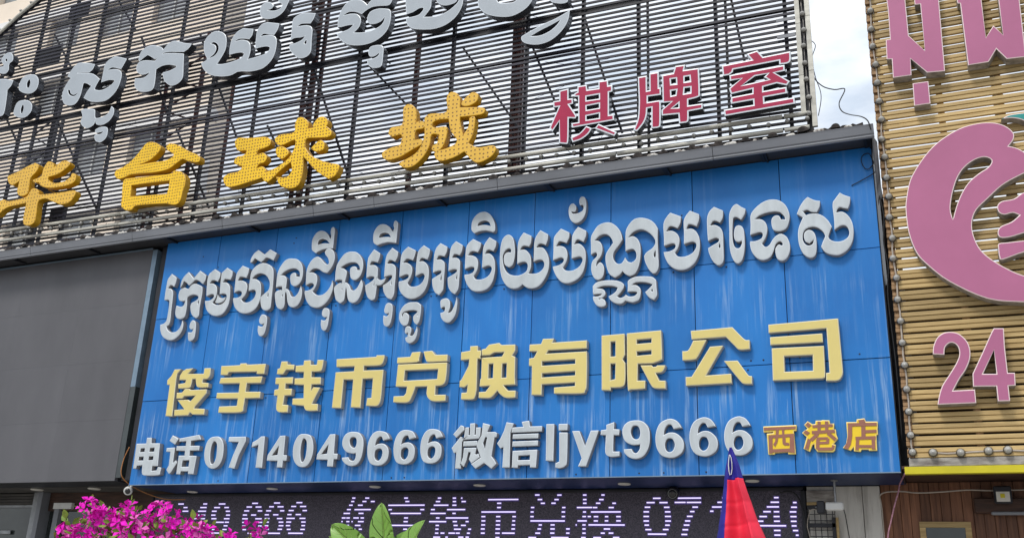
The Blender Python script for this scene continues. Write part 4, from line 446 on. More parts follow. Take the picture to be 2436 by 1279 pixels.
M_lens = mat('camera_lens', (.012, .012, .014), rough=.1, spec=.7)
M_lamp = mat('lamp_diffuser', (.66, .64, .58), rough=.4, var=.06)
M_fred = mat('red_flag_cloth', (.80, .022, .060), rough=.7, var=.1, scale=(6, 6, 6))
M_fblue = mat('blue_flag_cloth', (.016, .012, .28), rough=.7, var=.15, scale=(6, 6, 6))
M_fwhite = mat('white_flag_print', (.80, .80, .80), rough=.7)
M_bract = mat('magenta_bract', (.92, .014, .62), rough=.6, var=.12, scale=(28, 28, 28), col2=(.58, .004, .38), spec=.2)
M_bract2 = mat('pale_pink_bract', (.86, .16, .58), rough=.6, var=.15, scale=(30, 30, 30), spec=.2)
M_bleaf = mat('bougainvillea_leaf', (.24, .32, .04), rough=.5, col2=(.11, .20, .02), scale=(20, 20, 20))
M_leaf = mat('broad_leaf', (.20, .37, .065), rough=.42, col2=(.15, .30, .045), scale=(8, 8, 8), spec=.5)
M_vein = mat('leaf_vein', (.34, .48, .14), rough=.5)
M_bark = mat('stem_bark', (.12, .085, .05), rough=.8, var=.3, scale=(20, 20, 8))
M_pot = mat('clay_planter', (.30, .13, .075), rough=.8, var=.2)
M_pave = mat('pavement_concrete', (.42, .40, .37), rough=.9, var=.15, scale=(.8, .8, .8), bump=.2)
M_road = mat('asphalt', (.052, .052, .054), rough=.9, var=.25, scale=(3, 3, 3), bump=.3)

# ---------------------------------------------------------------- ground and shop building
struct(MB().quad((-600, -600, 0), (600, -600, 0), (600, 600, 0), (-600, 600, 0)).build('road', M_road, loc=(0, 0, 0)))
struct(MB().box(-60, 60, -26, 2, -.2, .13).build('pavement', M_pave, loc=(0, 0, 0)))  # unseen paving, made wide and pale to bounce light onto the undersides

shop = thing('shop_building', 'low shop building with dark shopfront carrying the blue signboard', 'building', (-8, 5, 0))
box('wall', M_wall, shop, -30, -.80, 1.62, 10, .13, 7.55)
box('roof', M_tile, shop, -30, -.45, .35, 10, 7.62, 7.74)
box('soffit', M_soff, shop, -30, -.42, -.33, .34, 7.60, 7.625)
box('soffit', M_wall, shop, -20.5, -12.62, .775, 1.60, 3.402, 3.43)
box('fascia_strip', M_mirror, shop, -20.5, -12.62, .752, .772, 3.402, 3.56)
for x, y in ((-16.9, .98), (-15.62, .98), (-14.2, .98)):
    MB().lathe([(.0, .0), (.10, .0), (.115, .012), (.115, .03)], (0, 0, 1), (x, y, 3.380), 18).build('downlight', M_lamp, shop, (x, y, 3.39), smooth=False)
# shopfront on the left: glass doors between aluminium frames, shutter box above
for i, (x0, x1) in enumerate(((-20.2, -18.55), (-18.50, -17.24), (-17.20, -16.22))):
    box('glass_pane', M_glass, shop, x0, x1, 1.52, 1.54, .2, 3.12)
box('door_rail', M_alu, shop, -20.3, -16.18, 1.49, 1.56, 3.125, 3.17)
for x in (-18.525, -17.22): box('door_stile', M_alu, shop, x - .02, x + .02, 1.50, 1.56, .2, 3.122)
for k in range(4): box('shutter_slat', M_wall, shop, -20.3, -16.15, 1.46 - .012 * (k % 2), 1.50, 3.18 + k * .053, 3.228 + k * .053, bevel=.008)
box('door_handle', M_alu, shop, -16.98, -16.68, 1.46, 1.50, 2.62, 2.70, bevel=.01)
box('frame_post', M_alu, shop, -16.13, -15.98, 1.38, 1.60, .13, 3.398)
box('frame_post', M_gutter, shop, -15.97, -15.86, 1.34, 1.60, .13, 3.398)
box('glass_pane', M_glass, shop, -15.83, -13.2, 1.56, 1.58, .2, 3.05)
box('lintel', M_dwood, shop, -15.83, -12.6, 1.50, 1.60, 3.06, 3.398)
box('sign_plate', M_camw, shop, -15.62, -15.16, 1.42, 1.49, 3.09, 3.20)
box('door_stile', M_gutter, shop, -15.60, -15.48, 1.44, 1.55, .2, 3.085)

# eave: gutter, brackets and tile edge
eave = thing('eave', 'long grey gutter with mossy tile edge above the blue signboard', 'gutter', (-8, -.3, 7.6))
xs = [-21, -18.2, -15.4, -12.9, -10.9, -9.05, -7.9, -5.75, -2.5, -.405]
for a, b in zip(xs[:-1], xs[1:]):
    j = random.uniform(-.004, .004); prof = [(-.335, 7.550), (-.37, 7.545), (-.386, 7.560), (-.374, 7.584), (-.392, 7.598), (-.420, 7.69 + j), (-.432, 7.714 + j), (-.42, 7.720 + j), (-.40, 7.718), (-.33, 7.61)]
    m = MB(); n = len(prof)
    for k in range(n):
        p, q = prof[k], prof[(k + 1) % n]; m.quad((a + .004, p[0], p[1]), (b - .004, p[0], p[1]), (b - .004, q[0], q[1]), (a + .004, q[0], q[1]))
    for x in (a + .004, b - .004): m.quad(*[(x, p[0], p[1]) for p in prof])
    m.build('gutter_length', M_gutter, eave, ((a + b) / 2, -.38, 7.65))
for x in (-20.0, -18.0, -16.0, -14.1, -12.26, -10.46, -8.65, -6.85, -5.03, -3.24, -1.87, -.53):
    m = MB().box(x - .025, x + .025, -.335, -.006, 7.575, 7.599); m.box(x + .035, x + .062, -.335, -.006, 7.56, 7.598); m.build('bracket', M_dark, eave, (x, -.17, 7.56))
def barrel(r, ln):
    m = MB(); n = 10
    ring = [(r * math.cos(math.pi * k / n), r * math.sin(math.pi * k / n)) for k in range(n + 1)]; r2_ = [(c[0] * .72, c[1] * .68) for c in ring]
    for k in range(n):
        p, q, p2, q2 = ring[k], ring[k + 1], r2_[k], r2_[k + 1]
        m.quad((p[0], 0, p[1]), (q[0], 0, q[1]), (q[0], ln, q[1] + .1), (p[0], ln, p[1] + .1)); m.quad((p[0], 0, p[1]), (q[0], 0, q[1]), (q2[0], 0, q2[1]), (p2[0], 0, p2[1])); m.quad((p2[0], 0, p2[1]), (q2[0], 0, q2[1]), (0, .01, 0))
    return m.mesh('roof_tile')
caps = [barrel(.066, .62), barrel(.074, .60), barrel(.058, .64)]
for c in caps: c.materials.append(M_tile)
x = -20.9; k = 0
while x < -.5:
    o = obj('roof_tile', caps[k % 3], None, eave, (x, -.375 + random.uniform(-.03, .02), 7.752 + random.uniform(-.008, .014))); o.rotation_euler = (0, R(random.uniform(-7, 7)), R(random.uniform(-4, 4)))
    w = .38 * random.uniform(.9, 1.1); m = MB(); n = 7; y0 = -.36 + random.uniform(-.015, .015)      # the pan between two caps: wavy edge
    up = [(x + .05 + (w - .10) * i / n, 7.735 + .016 * math.cos(i * 2.4 + k) + random.uniform(-.004, .004)) for i in range(n + 1)]
    for i in range(n):
        a, b = up[i], up[i + 1]; m.quad((a[0], y0, a[1]), (b[0], y0, b[1]), (b[0], y0, b[1] + .035), (a[0], y0, a[1] + .035)); m.quad((a[0], y0, a[1] + .035), (b[0], y0, b[1] + .035), (b[0], y0 + .6, b[1] + .13), (a[0], y0 + .6, a[1] + .13)); m.quad((a[0], y0, a[1]), (b[0], y0, b[1]), (b[0], y0 + .6, b[1] + .09), (a[0], y0 + .6, a[1] + .09))
    m.build('roof_tile', M_tile, eave, (x + w / 2, y0, 7.8))
    for h in range(random.choice((2, 2, 3))):
        mx_ = x + .07 + random.uniform(0, w - .18); mw = random.uniform(.06, .15); m = MB(); n = 8; hgt = random.uniform(.045, .065)
        rim_ = [(mx_ + mw * (.5 + .5 * math.cos(2 * math.pi * i / n)) + random.uniform(-.008, .008), 7.716 + hgt * (.5 + .5 * math.sin(2 * math.pi * i / n)) + random.uniform(-.006, .006)) for i in range(n)]
        c_ = (mx_ + mw / 2, y0 - .028, 7.72 + hgt / 2)
        for i in range(n): a, b = rim_[i], rim_[(i + 1) % n]; m.quad((a[0], y0 - .014, a[1]), (b[0], y0 - .014, b[1]), c_); m.quad((a[0], y0 - .014, a[1]), (b[0], y0 - .014, b[1]), (b[0], y0 + .02, b[1]), (a[0], y0 + .02, a[1]))
        m.build('mortar_lump', M_mort, eave, (mx_, y0, 7.80))
    x += w; k += 1

# ---------------------------------------------------------------- blue signboard
blue = thing('blue_signboard', 'wide blue panel signboard with white and cream raised lettering', 'signboard', (-6.45, 0, 3.31))
PX = [-12.43, -11.23, -10.02, -8.78, -7.585, -6.40, -5.29, -4.09, -2.89, -1.683, -.475]; PZ = [3.312, 4.715, 6.165, 7.593]
for i in range(10):
    for j in range(3):
        jy = random.uniform(-.003, .003); box('panel', M_blue, blue, PX[i] + .005, PX[i + 1] - .005, -.001 + jy, .028, PZ[j] + .005, PZ[j + 1] - .005, bevel=.002)
box('core_frame', M_dark, blue, -12.42, -.485, .030, .40, 3.33, 7.58)
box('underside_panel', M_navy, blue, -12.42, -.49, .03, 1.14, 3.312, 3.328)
box('bottom_trim', M_strip, blue, -12.43, -.475, -.010, -.003, 3.309, 3.322)
box('side_panel', M_dark, blue, -.480, -.468, .03, 1.15, 3.312, 7.593)
for x, y in ((-11.84, .87), (-9.99, .61), (-8.03, .55), (-6.26, .55), (-4.08, .62), (-2.31, .50)):
    MB().lathe([(.0, .0), (.072, .0), (.088, .006), (.09, .018)], (0, 0, 1), (x, y, 3.291), 20).build('downlight', M_lamp, blue, (x, y, 3.30))
for i in range(46):      # screw heads and stray fixings
    x = random.uniform(-12.2, -.7); z = random.choice((3.36, 4.66, 4.78, 6.1, 6.2, random.uniform(6.7, 7.5)))
    MB().lathe([(.0, -.006), (.010, -.004), (.013, .004)], (0, 1, 0), (x, -.004, z), 7).build('screw', M_dark, blue, (x, -.004, z))
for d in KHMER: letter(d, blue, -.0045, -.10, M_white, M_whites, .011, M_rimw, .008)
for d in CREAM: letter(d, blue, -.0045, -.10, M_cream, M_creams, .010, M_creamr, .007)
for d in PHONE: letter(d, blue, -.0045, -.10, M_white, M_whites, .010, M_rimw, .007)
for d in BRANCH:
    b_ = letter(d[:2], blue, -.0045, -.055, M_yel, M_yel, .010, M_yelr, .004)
    v, tr = union(d[2], []); us = sorted({i for t in tr for i in t}); ix = {q: j for j, q in enumerate(us)}; m = MB()
    for t in tr: m.quad(*[(v[q].x, -.062, v[q].y) for q in t])
    for lp in loops_of(tr):
        for i in range(len(lp)): a, b = v[lp[i - 1]], v[lp[i]]; m.quad((a.x, -.0545, a.y), (b.x, -.0545, b.y), (b.x, -.062, b.y), (a.x, -.062, a.y))
    o = m.build('stroke_face', M_brown, b_, WL[b_])

# ---------------------------------------------------------------- running-text LED display under the blue sign
tick = thing('running_text_display', 'black running text LED display with white characters under the blue signboard', 'LED display', (-7.2, 1.3, 2.3))
tb = MB().box(-12.95, -1.80, 1.195, 1.33, 2.30, 3.262).build('matrix_panel', M_ledtick, tick)
for nm, a in (('frame', (-12.99, -1.76, 1.165, 1.35, 3.264, 3.309)), ('frame', (-1.798, -1.73, 1.165, 1.35, 2.3, 3.262)), ('frame', (-12.99, -12.952, 1.165, 1.35, 2.3, 3.262)), ('frame', (-12.99, -1.76, 1.165, 1.35, 2.25, 2.298))):
    box(nm, M_dark, tick, *a, bevel=.01)
dash_me = MB().box(-.5, .5, 0, .006, -.0085, .0085).mesh('lit_dash'); dash_me.materials.append(M_lit); g = MB()
for x0, x1, z in LED:
    x0 /= 1000; x1 /= 1000; z /= 1000
    o = obj('lit_dash', dash_me, None, tick, ((x0 + x1) / 2, 1.1885, z)); o.scale = (x1 - x0, 1, 1)
    g.box(x0 - .01, x1 + .01, 1.1935, 1.1948, z - .026, z + .022)
stuff(g.build('glow_rows', M_lit2, tick))  # purple glow around the lit dashes, painted as thin emissive strips

# ---------------------------------------------------------------- big switched-off LED wall on the left
lw = thing('led_wall', 'large blank grey LED screen beside the blue signboard', 'LED screen', (-16, .4, 3.4))
for i in range(5):
    for j in range(4):
        x0 = -20.6 + i * 1.558; z0 = 3.40 + j * 1.0425
        box('led_module', M_ledw, lw, x0 + .0006, x0 + 1.5574, .05 + random.uniform(0, .001), .12, z0 + .0006, z0 + 1.0419)
box('cabinet', M_dark, lw, -20.6, -12.80, .122, .70, 3.395, 7.57)
box('edge_strip', M_strip, lw, -12.795, -12.69, .04, .16, 5.0, 7.52); box('edge_strip', M_glass, lw, -12.795, -12.68, .042, .16, 3.45, 4.998)  # sky and foliage reflections painted as a pale upper and dark lower piece
box('post', M_dark, lw, -12.62, -12.46, .09, .30, 3.42, 7.57)
box('inner_cover', M_wall, lw, -12.80, -12.62, .18, .30, 3.42, 7.5)
box('top_flashing', M_strip, lw, -20.6, -12.81, .03, .046, 7.535, 7.56)

# ---------------------------------------------------------------- slatted sign screen above the eave
scr = thing('slatted_sign_screen', 'tall dark slatted rooftop sign screen with grey, yellow and red letters', 'sign', (-10, .25, 7.8))
TILT = -.0085
zt = lambda x, z: z + TILT * (x + 1.2)
EDGE = [(-21.2, 10.6), (-20.6, 11.45), (-19.8, 12.38), (-18.9, 13.17), (-18.05, 13.76), (-17.35, 14.16), (-16.5, 14.52), (-15.4, 14.85), (-14, 15.1), (-12, 15.3)]
def edge_x(z):
    for (x0, z0), (x1, z1) in zip(EDGE[:-1], EDGE[1:]):
        if z0 <= z <= z1: return x0 + (x1 - x0) * (z - z0) / (z1 - z0)
    return -21.2 if z < 11 else -12
edge_z = lambda x: next((z0 + (z1 - z0) * (x - x0) / (x1 - x0) for (x0, z0), (x1, z1) in zip(EDGE[:-1], EDGE[1:]) if x0 <= x <= x1), 15.3)
z = 7.96; k = 0
while z < 15.1:
    xl = -21.2
    if z > 10.5: xl = edge_x(z + TILT * -17.5) + .04
    cuts = sorted(random.uniform(xl + 1, -2.5) for _ in range(3)); ed = [xl] + cuts + [-1.24]; h = .038 + random.uniform(-.0015, .0025)
    m = MB(); xe = xl
    a = (xl, .20, zt(xl, z)); b = (-1.235, .20, zt(-1.235, z)); dz = random.uniform(-.014, .012)
    mid = (random.uniform(-14, -6), .20 + random.uniform(-.004, .004), 0); mid = (mid[0], mid[1], zt(mid[0], z) + dz)
    m.bar(a, mid, .021, h); m.bar(mid, b, .021, h); m.build('slat', M_slat, scr, (-10, .2, z)); z += .0885; k += 1
    if k in (9, 23, 38, 52): pass
for x in (-20.2, -19.2, -18.27, -17.29, -16.35, -15.5, -14.61, -13.2, -12.2, -11.1, -8.89, -7.0, -5.63, -4.65, -3.73, -2.52, -1.50):
    top = edge_z(x)
    w = .050 if x > -9 else .034
    MB().box(x - w / 2, x + w / 2, .218, .29, 7.7, top).build('post', M_frame, scr, (x, .25, 11))
for x in (-2.38, -3.60): MB().box(x - .018, x + .018, .30, .34, 7.7, 15.2).build('post', M_frame, scr, (x, .3, 11))
for zz in (10.15, 10.82, 12.0, 13.2, 14.1):
    xl = edge_x(zz + TILT * -17.5) + .1 if zz > 10.5 else -21.2
    MB().bar((xl, .32, zt(xl, zz)), (-1.25, .32, zt(-1.25, zz)), .04, .05).build('beam', M_frame, scr, (-10, .32, zz))
for a, b in (((-9.99, 10.9), (-9.0, 8.6)), ((-8.8, 10.75), (-7.0, 8.75)), ((-4.75, 11.0), (-4.05, 8.6)), ((-5.7, 10.7), (-4.85, 8.5)), ((-2.35, 10.9), (-2.12, 9.3)), ((-12.9, 12.3), (-11.6, 9.8)), ((-14.5, 12.6), (-13.3, 10.4)), ((-17.1, 13.2), (-15.6, 11.2)), ((-18.9, 12.4), (-17.5, 10.6)), ((-16.4, 10.9), (-14.8, 8.7)), ((-10.9, 9.9), (-10.0, 8.4)), ((-6.9, 10.7), (-5.75, 8.9)), ((-13.1, 10.2), (-12.0, 8.4)), ((-15.9, 14.4), (-14.7, 12.8))):
    MB().bar((a[0], .42, a[1]), (b[0], .42, b[1]), .034, .034).build('brace', M_frame, scr, ((a[0] + b[0]) / 2, .42, (a[1] + b[1]) / 2))
def lattice(x, y, wd, zb, ztp, parent, mm):
    m = MB(); hw = wd / 2
    for s in (-1, 1):
        for t in (-1, 1): m.box(x + s * hw - .03, x + s * hw + .03, y + t * hw - .03, y + t * hw + .03, zb, ztp)
    z = zb; s = 1
    while z < ztp - .4:
        m.bar((x - s * hw, y - hw - .032, z), (x + s * hw, y - hw - .032, z + .4), .03); m.bar((x - hw, y - hw - .034, z), (x + hw, y - hw - .034, z), .028); z += .4; s = -s
    m.build('lattice_column', mm, parent, (x, y, zb))
lattice(-10.25, .75, .20, 7.7, 15, scr, M_rust); box('post', M_rust, scr, -7.96, -7.89, .6, .68, 7.7, 15); lattice(-14.6, 2.4, 1.0, 7.7, 13.5, scr, M_rust); lattice(-5.95, .62, .10, 7.7, 15, scr, M_rust); lattice(-18.6, 2.2, .7, 7.7, 12.5, scr, M_frame)
for i, (x0, z0, w_, h_) in enumerate(((-17.7, 12.5, .8, .5), (-16.6, 9.3, .5, .5), (-18.9, 10.4, .7, .4), (-16.9, 13.6, .6, .35), (-16.2, 8.55, .45, .4), (-18.1, 11.5, .35, .6), (-13.9, 8.55, .3, .25))):
    box('backing_sheet', M_frame, scr, x0, x0 + w_, .50, .515, z0, z0 + h_)
# light tubes along the bottom and right edges
for z0, r_ in ((8.30, .034), (8.085, .034)):
    x = -21.2
    while x < -1.3:
        e = min(x + 2.45, -1.24); y_ = .135
        MB().tube([(x + .012, y_, zt(x, z0)), (e - .012, y_, zt(e, z0))], r_, 8).build('light_tube', M_tube, scr, ((x + e) / 2, y_, z0), smooth=True); x = e
for x, zl in ((-1.315, (8.32, 8.9, 9.75, 10.6, 11.5)), (-1.175, (8.07, 8.95, 9.85, 10.75, 11.6))):
    for a, b in zip(zl[:-1], zl[1:]): box('edge_channel', M_tube, scr, x - .033, x + .033, .11, .16, a + .004, b - .004)
box('edge_post', M_dark, scr, -1.285, -1.205, .17, .25, 7.8, 12)
for z_ in (9.58, 9.86): box('junction_plate', M_gutter, scr, -1.62, -1.36, .150, .165, z_, z_ + .05)
MB().tube([(x, .13, z - .03) for x, z in EDGE], .034, 8).build('curved_edge_rail', M_tube, scr, (-19, .13, 13))
MB().tube([(x, .21, z + .03) for x, z in EDGE], .05, 6).build('curved_edge_rail', M_frame, scr, (-19, .21, 13))
bulb_me = MB().lathe([(0, -.055), (.022, -.048), (.034, -.028), (.036, -.008), (.028, .01)], (0, 1, 0), (0, 0, 0), 12).mesh('bulb', smooth=True); bulb_me.materials.append(M_bulb)
sock_me = MB().lathe([(.040, -.006), (.044, .006), (.040, .03), (0, .03)], (0, 1, 0), (0, 0, 0), 12).mesh('bulb_socket', smooth=True); sock_me.materials.append(M_sock)
def light_string(pts, label, off, wire_m, jit=.012, sc=1.0):
    t = thing('string_light', label, 'string light', pts[0]); W_ = []
    for p in pts:
        q = Vector(p) + Vector((random.uniform(-jit, jit), 0, random.uniform(-jit, jit))); W_.append(q + Vector((0, .022, 0)))
        b_ = obj('bulb', bulb_me, None, t, q); b_.scale = (sc, sc, sc); obj('bulb_socket', sock_me, None, b_, q)
    P_ = []
    for a, b in zip(W_[:-1], W_[1:]):
        P_ += [a, (a + b) / 2 + Vector((random.uniform(-.01, .01), random.uniform(-.01, 0), random.uniform(-.012, .004)))]
    MB().tube(P_ + [W_[-1]], .0085 * sc, 5).build('wire', wire_m, t, pts[0]); return t
row = []; x = -1.28
while x > -21: row.append((x, .10, zt(x, 8.192))); x -= .265
light_string(row, 'row of small clear bulbs between the two tubes below the slatted sign', 0, M_sock, sc=.85)
light_string([(-1.243, .10, 8.26 + .272 * i) for i in range(12)], 'vertical row of clear bulbs up the right edge of the dark slatted sign', 0, M_sock, sc=.95)
light_string([(edge_x(z_), .12, z_ + .035) for z_ in (11.6, 11.85, 12.1, 12.35, 12.58, 12.8, 13.02, 13.23, 13.43, 13.62, 13.8, 13.96, 14.1, 14.24)], 'curving row of bulbs along the upper left edge of the slatted sign', 0, M_sock, sc=.8)
# standing letters on the screen
for d in UPPER:
    L_ = letter(d, scr, .03, -.12, M_grey, M_chrome, .012, M_rimw, .004)
    if L_ is not None:
        c_ = WL[L_]
        for dx in (-.12, .12): MB().bar((c_.x + dx, .03, c_.z), (c_.x + dx, .19, c_.z), .02).build('standoff', M_chrome, L_, WL[L_])
for i, d in enumerate(GOLD):
    L_ = letter(d, scr, .01, -.12, M_gold if i in (1, 2) else M_gold2, M_golds, .010, M_golds, .004); c_ = WL[L_]
    for dx in (-.15, .15): MB().bar((c_.x + dx, .01, c_.z), (c_.x + dx, .19, c_.z), .02).build('standoff', M_golds, L_, WL[L_])
for d in RED:
    L_ = letter(d, scr, .03, -.10, M_red, M_chrome, .020, M_rimw, .003); c_ = WL[L_]
    for dx in (-.12, .12): MB().bar((c_.x + dx, .03, c_.z), (c_.x + dx, .19, c_.z), .02).build('standoff', M_chrome, L_, WL[L_])
# thin wires slung over the slats
for i in range(16):
    x0 = random.uniform(-16, -3); z0 = random.uniform(8.6, 11.5); ln = random.uniform(.5, 2.2); s = random.choice((-1, 1))
    P_ = [(x0 + ln * t / 6, .178, z0 + s * .12 * ln * t / 6 - .10 * math.sin(math.pi * t / 6)) for t in range(7)]
    MB().tube(P_, .0035, 4).build('wire', M_cable, scr, P_[0])
for i in range(60):      # loose wire ends hanging at the lower tubes
    x0 = random.uniform(-18, -1.6); z0 = zt(x0, random.choice((8.30, 8.10, 8.45))); P_ = [(x0, .11, z0)]
    for t in range(4): P_.append((P_[-1][0] + random.uniform(-.03, .05), .11, P_[-1][2] + random.uniform(-.07, .04)))
    MB().tube(P_, .004, 4).build('wire', M_cable, scr, P_[0])

# ---------------------------------------------------------------- bamboo slat sign on the right
bam = thing('bamboo_sign', 'tan slatted sign with pink letters and a big pink swirl', 'sign', (.9, 0, 3.4))
z = 3.475; sl = []
while z < 10.9:
    w2 = .050
    prof = [(-.044, 0), (-.049, .008), (-.0485, .028), (-.049, .050), (-.040, .0540), (-.028, .0555), (-.028, .0580), (-.044, .0600), (-.050, .066), (-.0495, .088), (-.050, .104), (-.045, .112), (-.014, .113), (-.014, 0)]
    m = MB(); x0, x1 = -.30, 2.5
    d0 = random.uniform(-.003, .003); d1 = random.uniform(-.004, .004)
    for k in range(len(prof)):
        p, q = prof[k], prof[(k + 1) % len(prof)]; m.quad((x0, p[0], z + p[1] + d0), (x1, p[0], z + p[1] + d1), (x1, q[0], z + q[1] + d1), (x0, q[0], z + q[1] + d0))
    for xx, dd in ((x0, d0), (x1, d1)): m.quad(*[(xx, p[0], z + p[1] + dd) for p in prof])
    m.build('slat', M_bamboo, bam, (1.1, -.03, z))
    box('slat_end', M_lath, bam, -.385, -.305, -.050 + random.uniform(-.004, .004), -.012, z + random.uniform(.002, .008), z + .056, bevel=.004); box('slat_end', M_lath, bam, -.382, -.305, -.046, -.012, z + .060, z + .104, bevel=.004)
    z += .1392
for x in (-.34, .42, 1.12, 1.9): box('batten', M_lath, bam, x - .04, x + .04, -.010, .035, 3.6, 10.9)
box('support_post', M_gutter, bam, 1.06, 1.12, .25, .32, 3.42, 10.8); box('support_post', M_gutter, bam, -.30, -.24, .25, .32, 3.42, 10.8)
for zz in (4.2, 6.6, 9.0): box('support_rail', M_gutter, bam, -.36, 2.5, .04, .10, zz, zz + .06)
for d in PINK: letter(d, bam, -.056, -.22, M_pink, M_pinks, .010, M_pinkr, .004)
for d in TEAL: letter(d, bam, -.056, -.20, M_teal, M_pinks, .010, M_pinkr, .004)
gb = box('weathered_board', M_gwood, bam, -.375, 2.5, -.045, .02, 3.372, 3.470, bevel=.006)
box('yellow_strip', M_ybar, bam, -.43, 2.5, -.075, .02, 3.282, 3.368, bevel=.004)
zs = [9.6 - .279 * i for i in range(-4, 22)]
light_string([(-.322, -.075, z) for z in zs if 3.6 < z < 10.8] + [(-.325, -.075, 3.535)], 'vertical string of round bulbs down the left edge of the tan slatted sign', 0, M_wcable, sc=1.12)
light_string([(-.10, -.075, 3.525), (.20, -.075, 3.53), (.49, -.075, 3.535), (.70, -.075, 3.54), (1.0, -.075, 3.53), (1.3, -.075, 3.53), (1.6, -.075, 3.53)], 'horizontal string of round bulbs along the bottom of the tan slatted sign', 0, M_wcable, sc=1.2)

# building behind the bamboo sign: dark wall, plank front below
nb = thing('neighbour_building', 'plank fronted neighbouring building under the tan slatted sign', 'building', (2, 2, 0))
box('wall', M_dwood, nb, -.80, 6, 1.32, 9, .13, 3.45); box('wall', M_dwood, nb, -.40, 6, 1.32, 9, 3.452, 6.05)
box('upper_wall', M_dwood, nb, -.36, 2.6, .42, 1.31, 3.40, 5.95)
box('soffit', M_dwood, nb, -.462, 6, .03, 1.30, 3.36, 3.395)
x = -.80
for i in range(24):
    w_ = random.choice((.115, .125, .135, .12)); box('plank', M_wood, nb, x + .002, x + w_ - .002, 1.28 + random.uniform(-.006, .006), 1.318, .13, 3.355, bevel=.004); x += w_
box('beam', M_dwood, nb, .30, 3.0, 1.16, 1.27, 2.96, 3.14, bevel=.01); box('conduit', M_gutter, nb, .48, 3.0, 1.10, 1.15, 2.93, 2.97, bevel=.01)
fr = box('window_frame', M_bamboo, nb, -.36, .24, 1.24, 1.272, 2.79, 2.86); box('window_frame', M_bamboo, nb, -.36, -.29, 1.24, 1.272, 2.0, 2.788); box('window_frame', M_bamboo, nb, .17, .24, 1.24, 1.272, 2.0, 2.788)
box('window_pane', M_glass, nb, -.288, .168, 1.255, 1.27, 2.0, 2.788)
# white plank wall between the two shops
wp = thing('white_plank_wall', 'narrow white painted plank wall beside the running text display', 'wall', (-1.3, 1.3, 0))
for x0, x1 in ((-1.72, -1.38), (-1.376, -1.02), (-1.016, -.80)): box('plank', M_wplank, wp, x0 + .002, x1 - .002, 1.19 + random.uniform(-.004, .004), 1.25, .13, 3.306, bevel=.003)
box('lintel_board', M_gwood, wp, -1.72, -1.36, 1.14, 1.188, 3.10, 3.25, bevel=.004); box('lintel_board', M_bamboo, wp, -1.72, -1.36, 1.12, 1.188, 3.06, 3.098); box('dark_rail', M_dark, wp, -1.72, -1.36, 1.13, 1.188, 3.01, 3.058)  # boards with a dark rail below them
gr = thing('wire_grille', 'black wire grille on the white plank wall behind the camera', 'grille', (-1.55, 1.1, 2.2))
for x in (-1.70, -1.625, -1.55, -1.475, -1.40): MB().tube([(x, 1.115, 2.0), (x, 1.115, 3.0)], .0055, 5).build('vertical_bar', M_dark, gr, (x, 1.115, 2.5))
for z in (2.30, 2.42, 2.54, 2.66, 2.74, 2.86, 2.94): MB().tube([(-1.72, 1.105, z), (-1.37, 1.105, z)], .005, 5).build('horizontal_bar', M_dark, gr, (-1.55, 1.105, z))
box('frame_rail', M_dark, gr, -1.73, -1.37, 1.09, 1.13, 2.775, 2.825); box('frame_post', M_dark, gr, -1.41, -1.365, 1.09, 1.13, 2.0, 2.90); box('frame_post', M_bamboo, gr, -1.362, -1.33, 1.10, 1.14, 2.0, 2.90)

# ---------------------------------------------------------------- cameras and lamp
def bullet(): 
    t = thing('security_camera', 'white bullet security camera hanging on a silver arm by the white planks', 'camera', (-1.30, .55, 3.31))
    MB().lathe([(0, 0), (.045, 0), (.045, -.012), (.014, -.02), (.014, -.27), (.02, -.28), (0, -.285)], (0, 0, 1), (-1.295, .55, 3.309), 14).build('arm', M_alu, t, (-1.295, .55, 3.309), smooth=False)
    MB().box(-1.42, -1.20, .49, .61, 2.93, 3.03).build('body', M_camw, t, (-1.3, .55, 3.0), bevel=.015)
    MB().box(-1.52, -1.425, .47, .63, 2.89, 3.045).build('hood', M_dark, t, (-1.45, .55, 3.0), bevel=.012)
    MB().lathe([(0, -.02), (.026, -.02), (.03, .0)], (1, 0, 0), (-1.522, .53, 2.97), 12).build('lens', M_lens, t, (-1.47, .55, 2.98))
    MB().tube([(-1.21, .55, 2.98), (-1.19, .56, 2.88), (-1.18, .6, 2.75), (-1.18, .8, 2.6), (-1.19, 1.0, 2.3)], .006, 5).build('cable', M_cable, t, (-1.2, .55, 2.9))
bullet()
def dome(loc, label, m, ax, s=1.):
    t = thing('security_camera', label, 'camera', loc); c = Vector(loc)
    MB().lathe([(0, .08 * s), (.05 * s, .075 * s), (.075 * s, .04 * s), (.078 * s, 0), (.07 * s, -.03 * s), (.055 * s, -.045 * s), (.042 * s, -.03 * s)], ax, c, 18).build('body', m, t, loc, smooth=True)
    MB().lathe([(.045 * s, -.042 * s), (.04 * s, -.05 * s), (.022 * s, -.052 * s), (0, -.056 * s)], ax, c, 16).build('lens', M_lens, t, loc, smooth=True)
    MB().tube([c + Vector((0, .02, .03 * s)), c + Vector((.02, .06, .12 * s))], .022 * s, 8).build('mount', m, t, loc)
dome((-12.52, .10, 3.235), 'white dome camera at the lower left corner of the blue signboard', M_camw, (-.55, .75, .30), .95)
dome((-3.50, 1.02, 3.22), 'black dome camera at the top edge of the running text display', M_dark, (-.1, .9, .25), 1.2)
MB().lathe([(.058, -.052), (.064, -.056), (.060, -.048)], (-.1, .9, .25), (-3.50, 1.02, 3.22), 18).build('lens_ring', M_alu, [o for o in bpy.data.objects if o.get('label', '').startswith('black dome')][0], (-3.50, 1.02, 3.22), smooth=True)
fl = thing('flood_lamp', 'black square flood lamp on the brown plank wall', 'lamp', (.63, 1.1, 3.16))
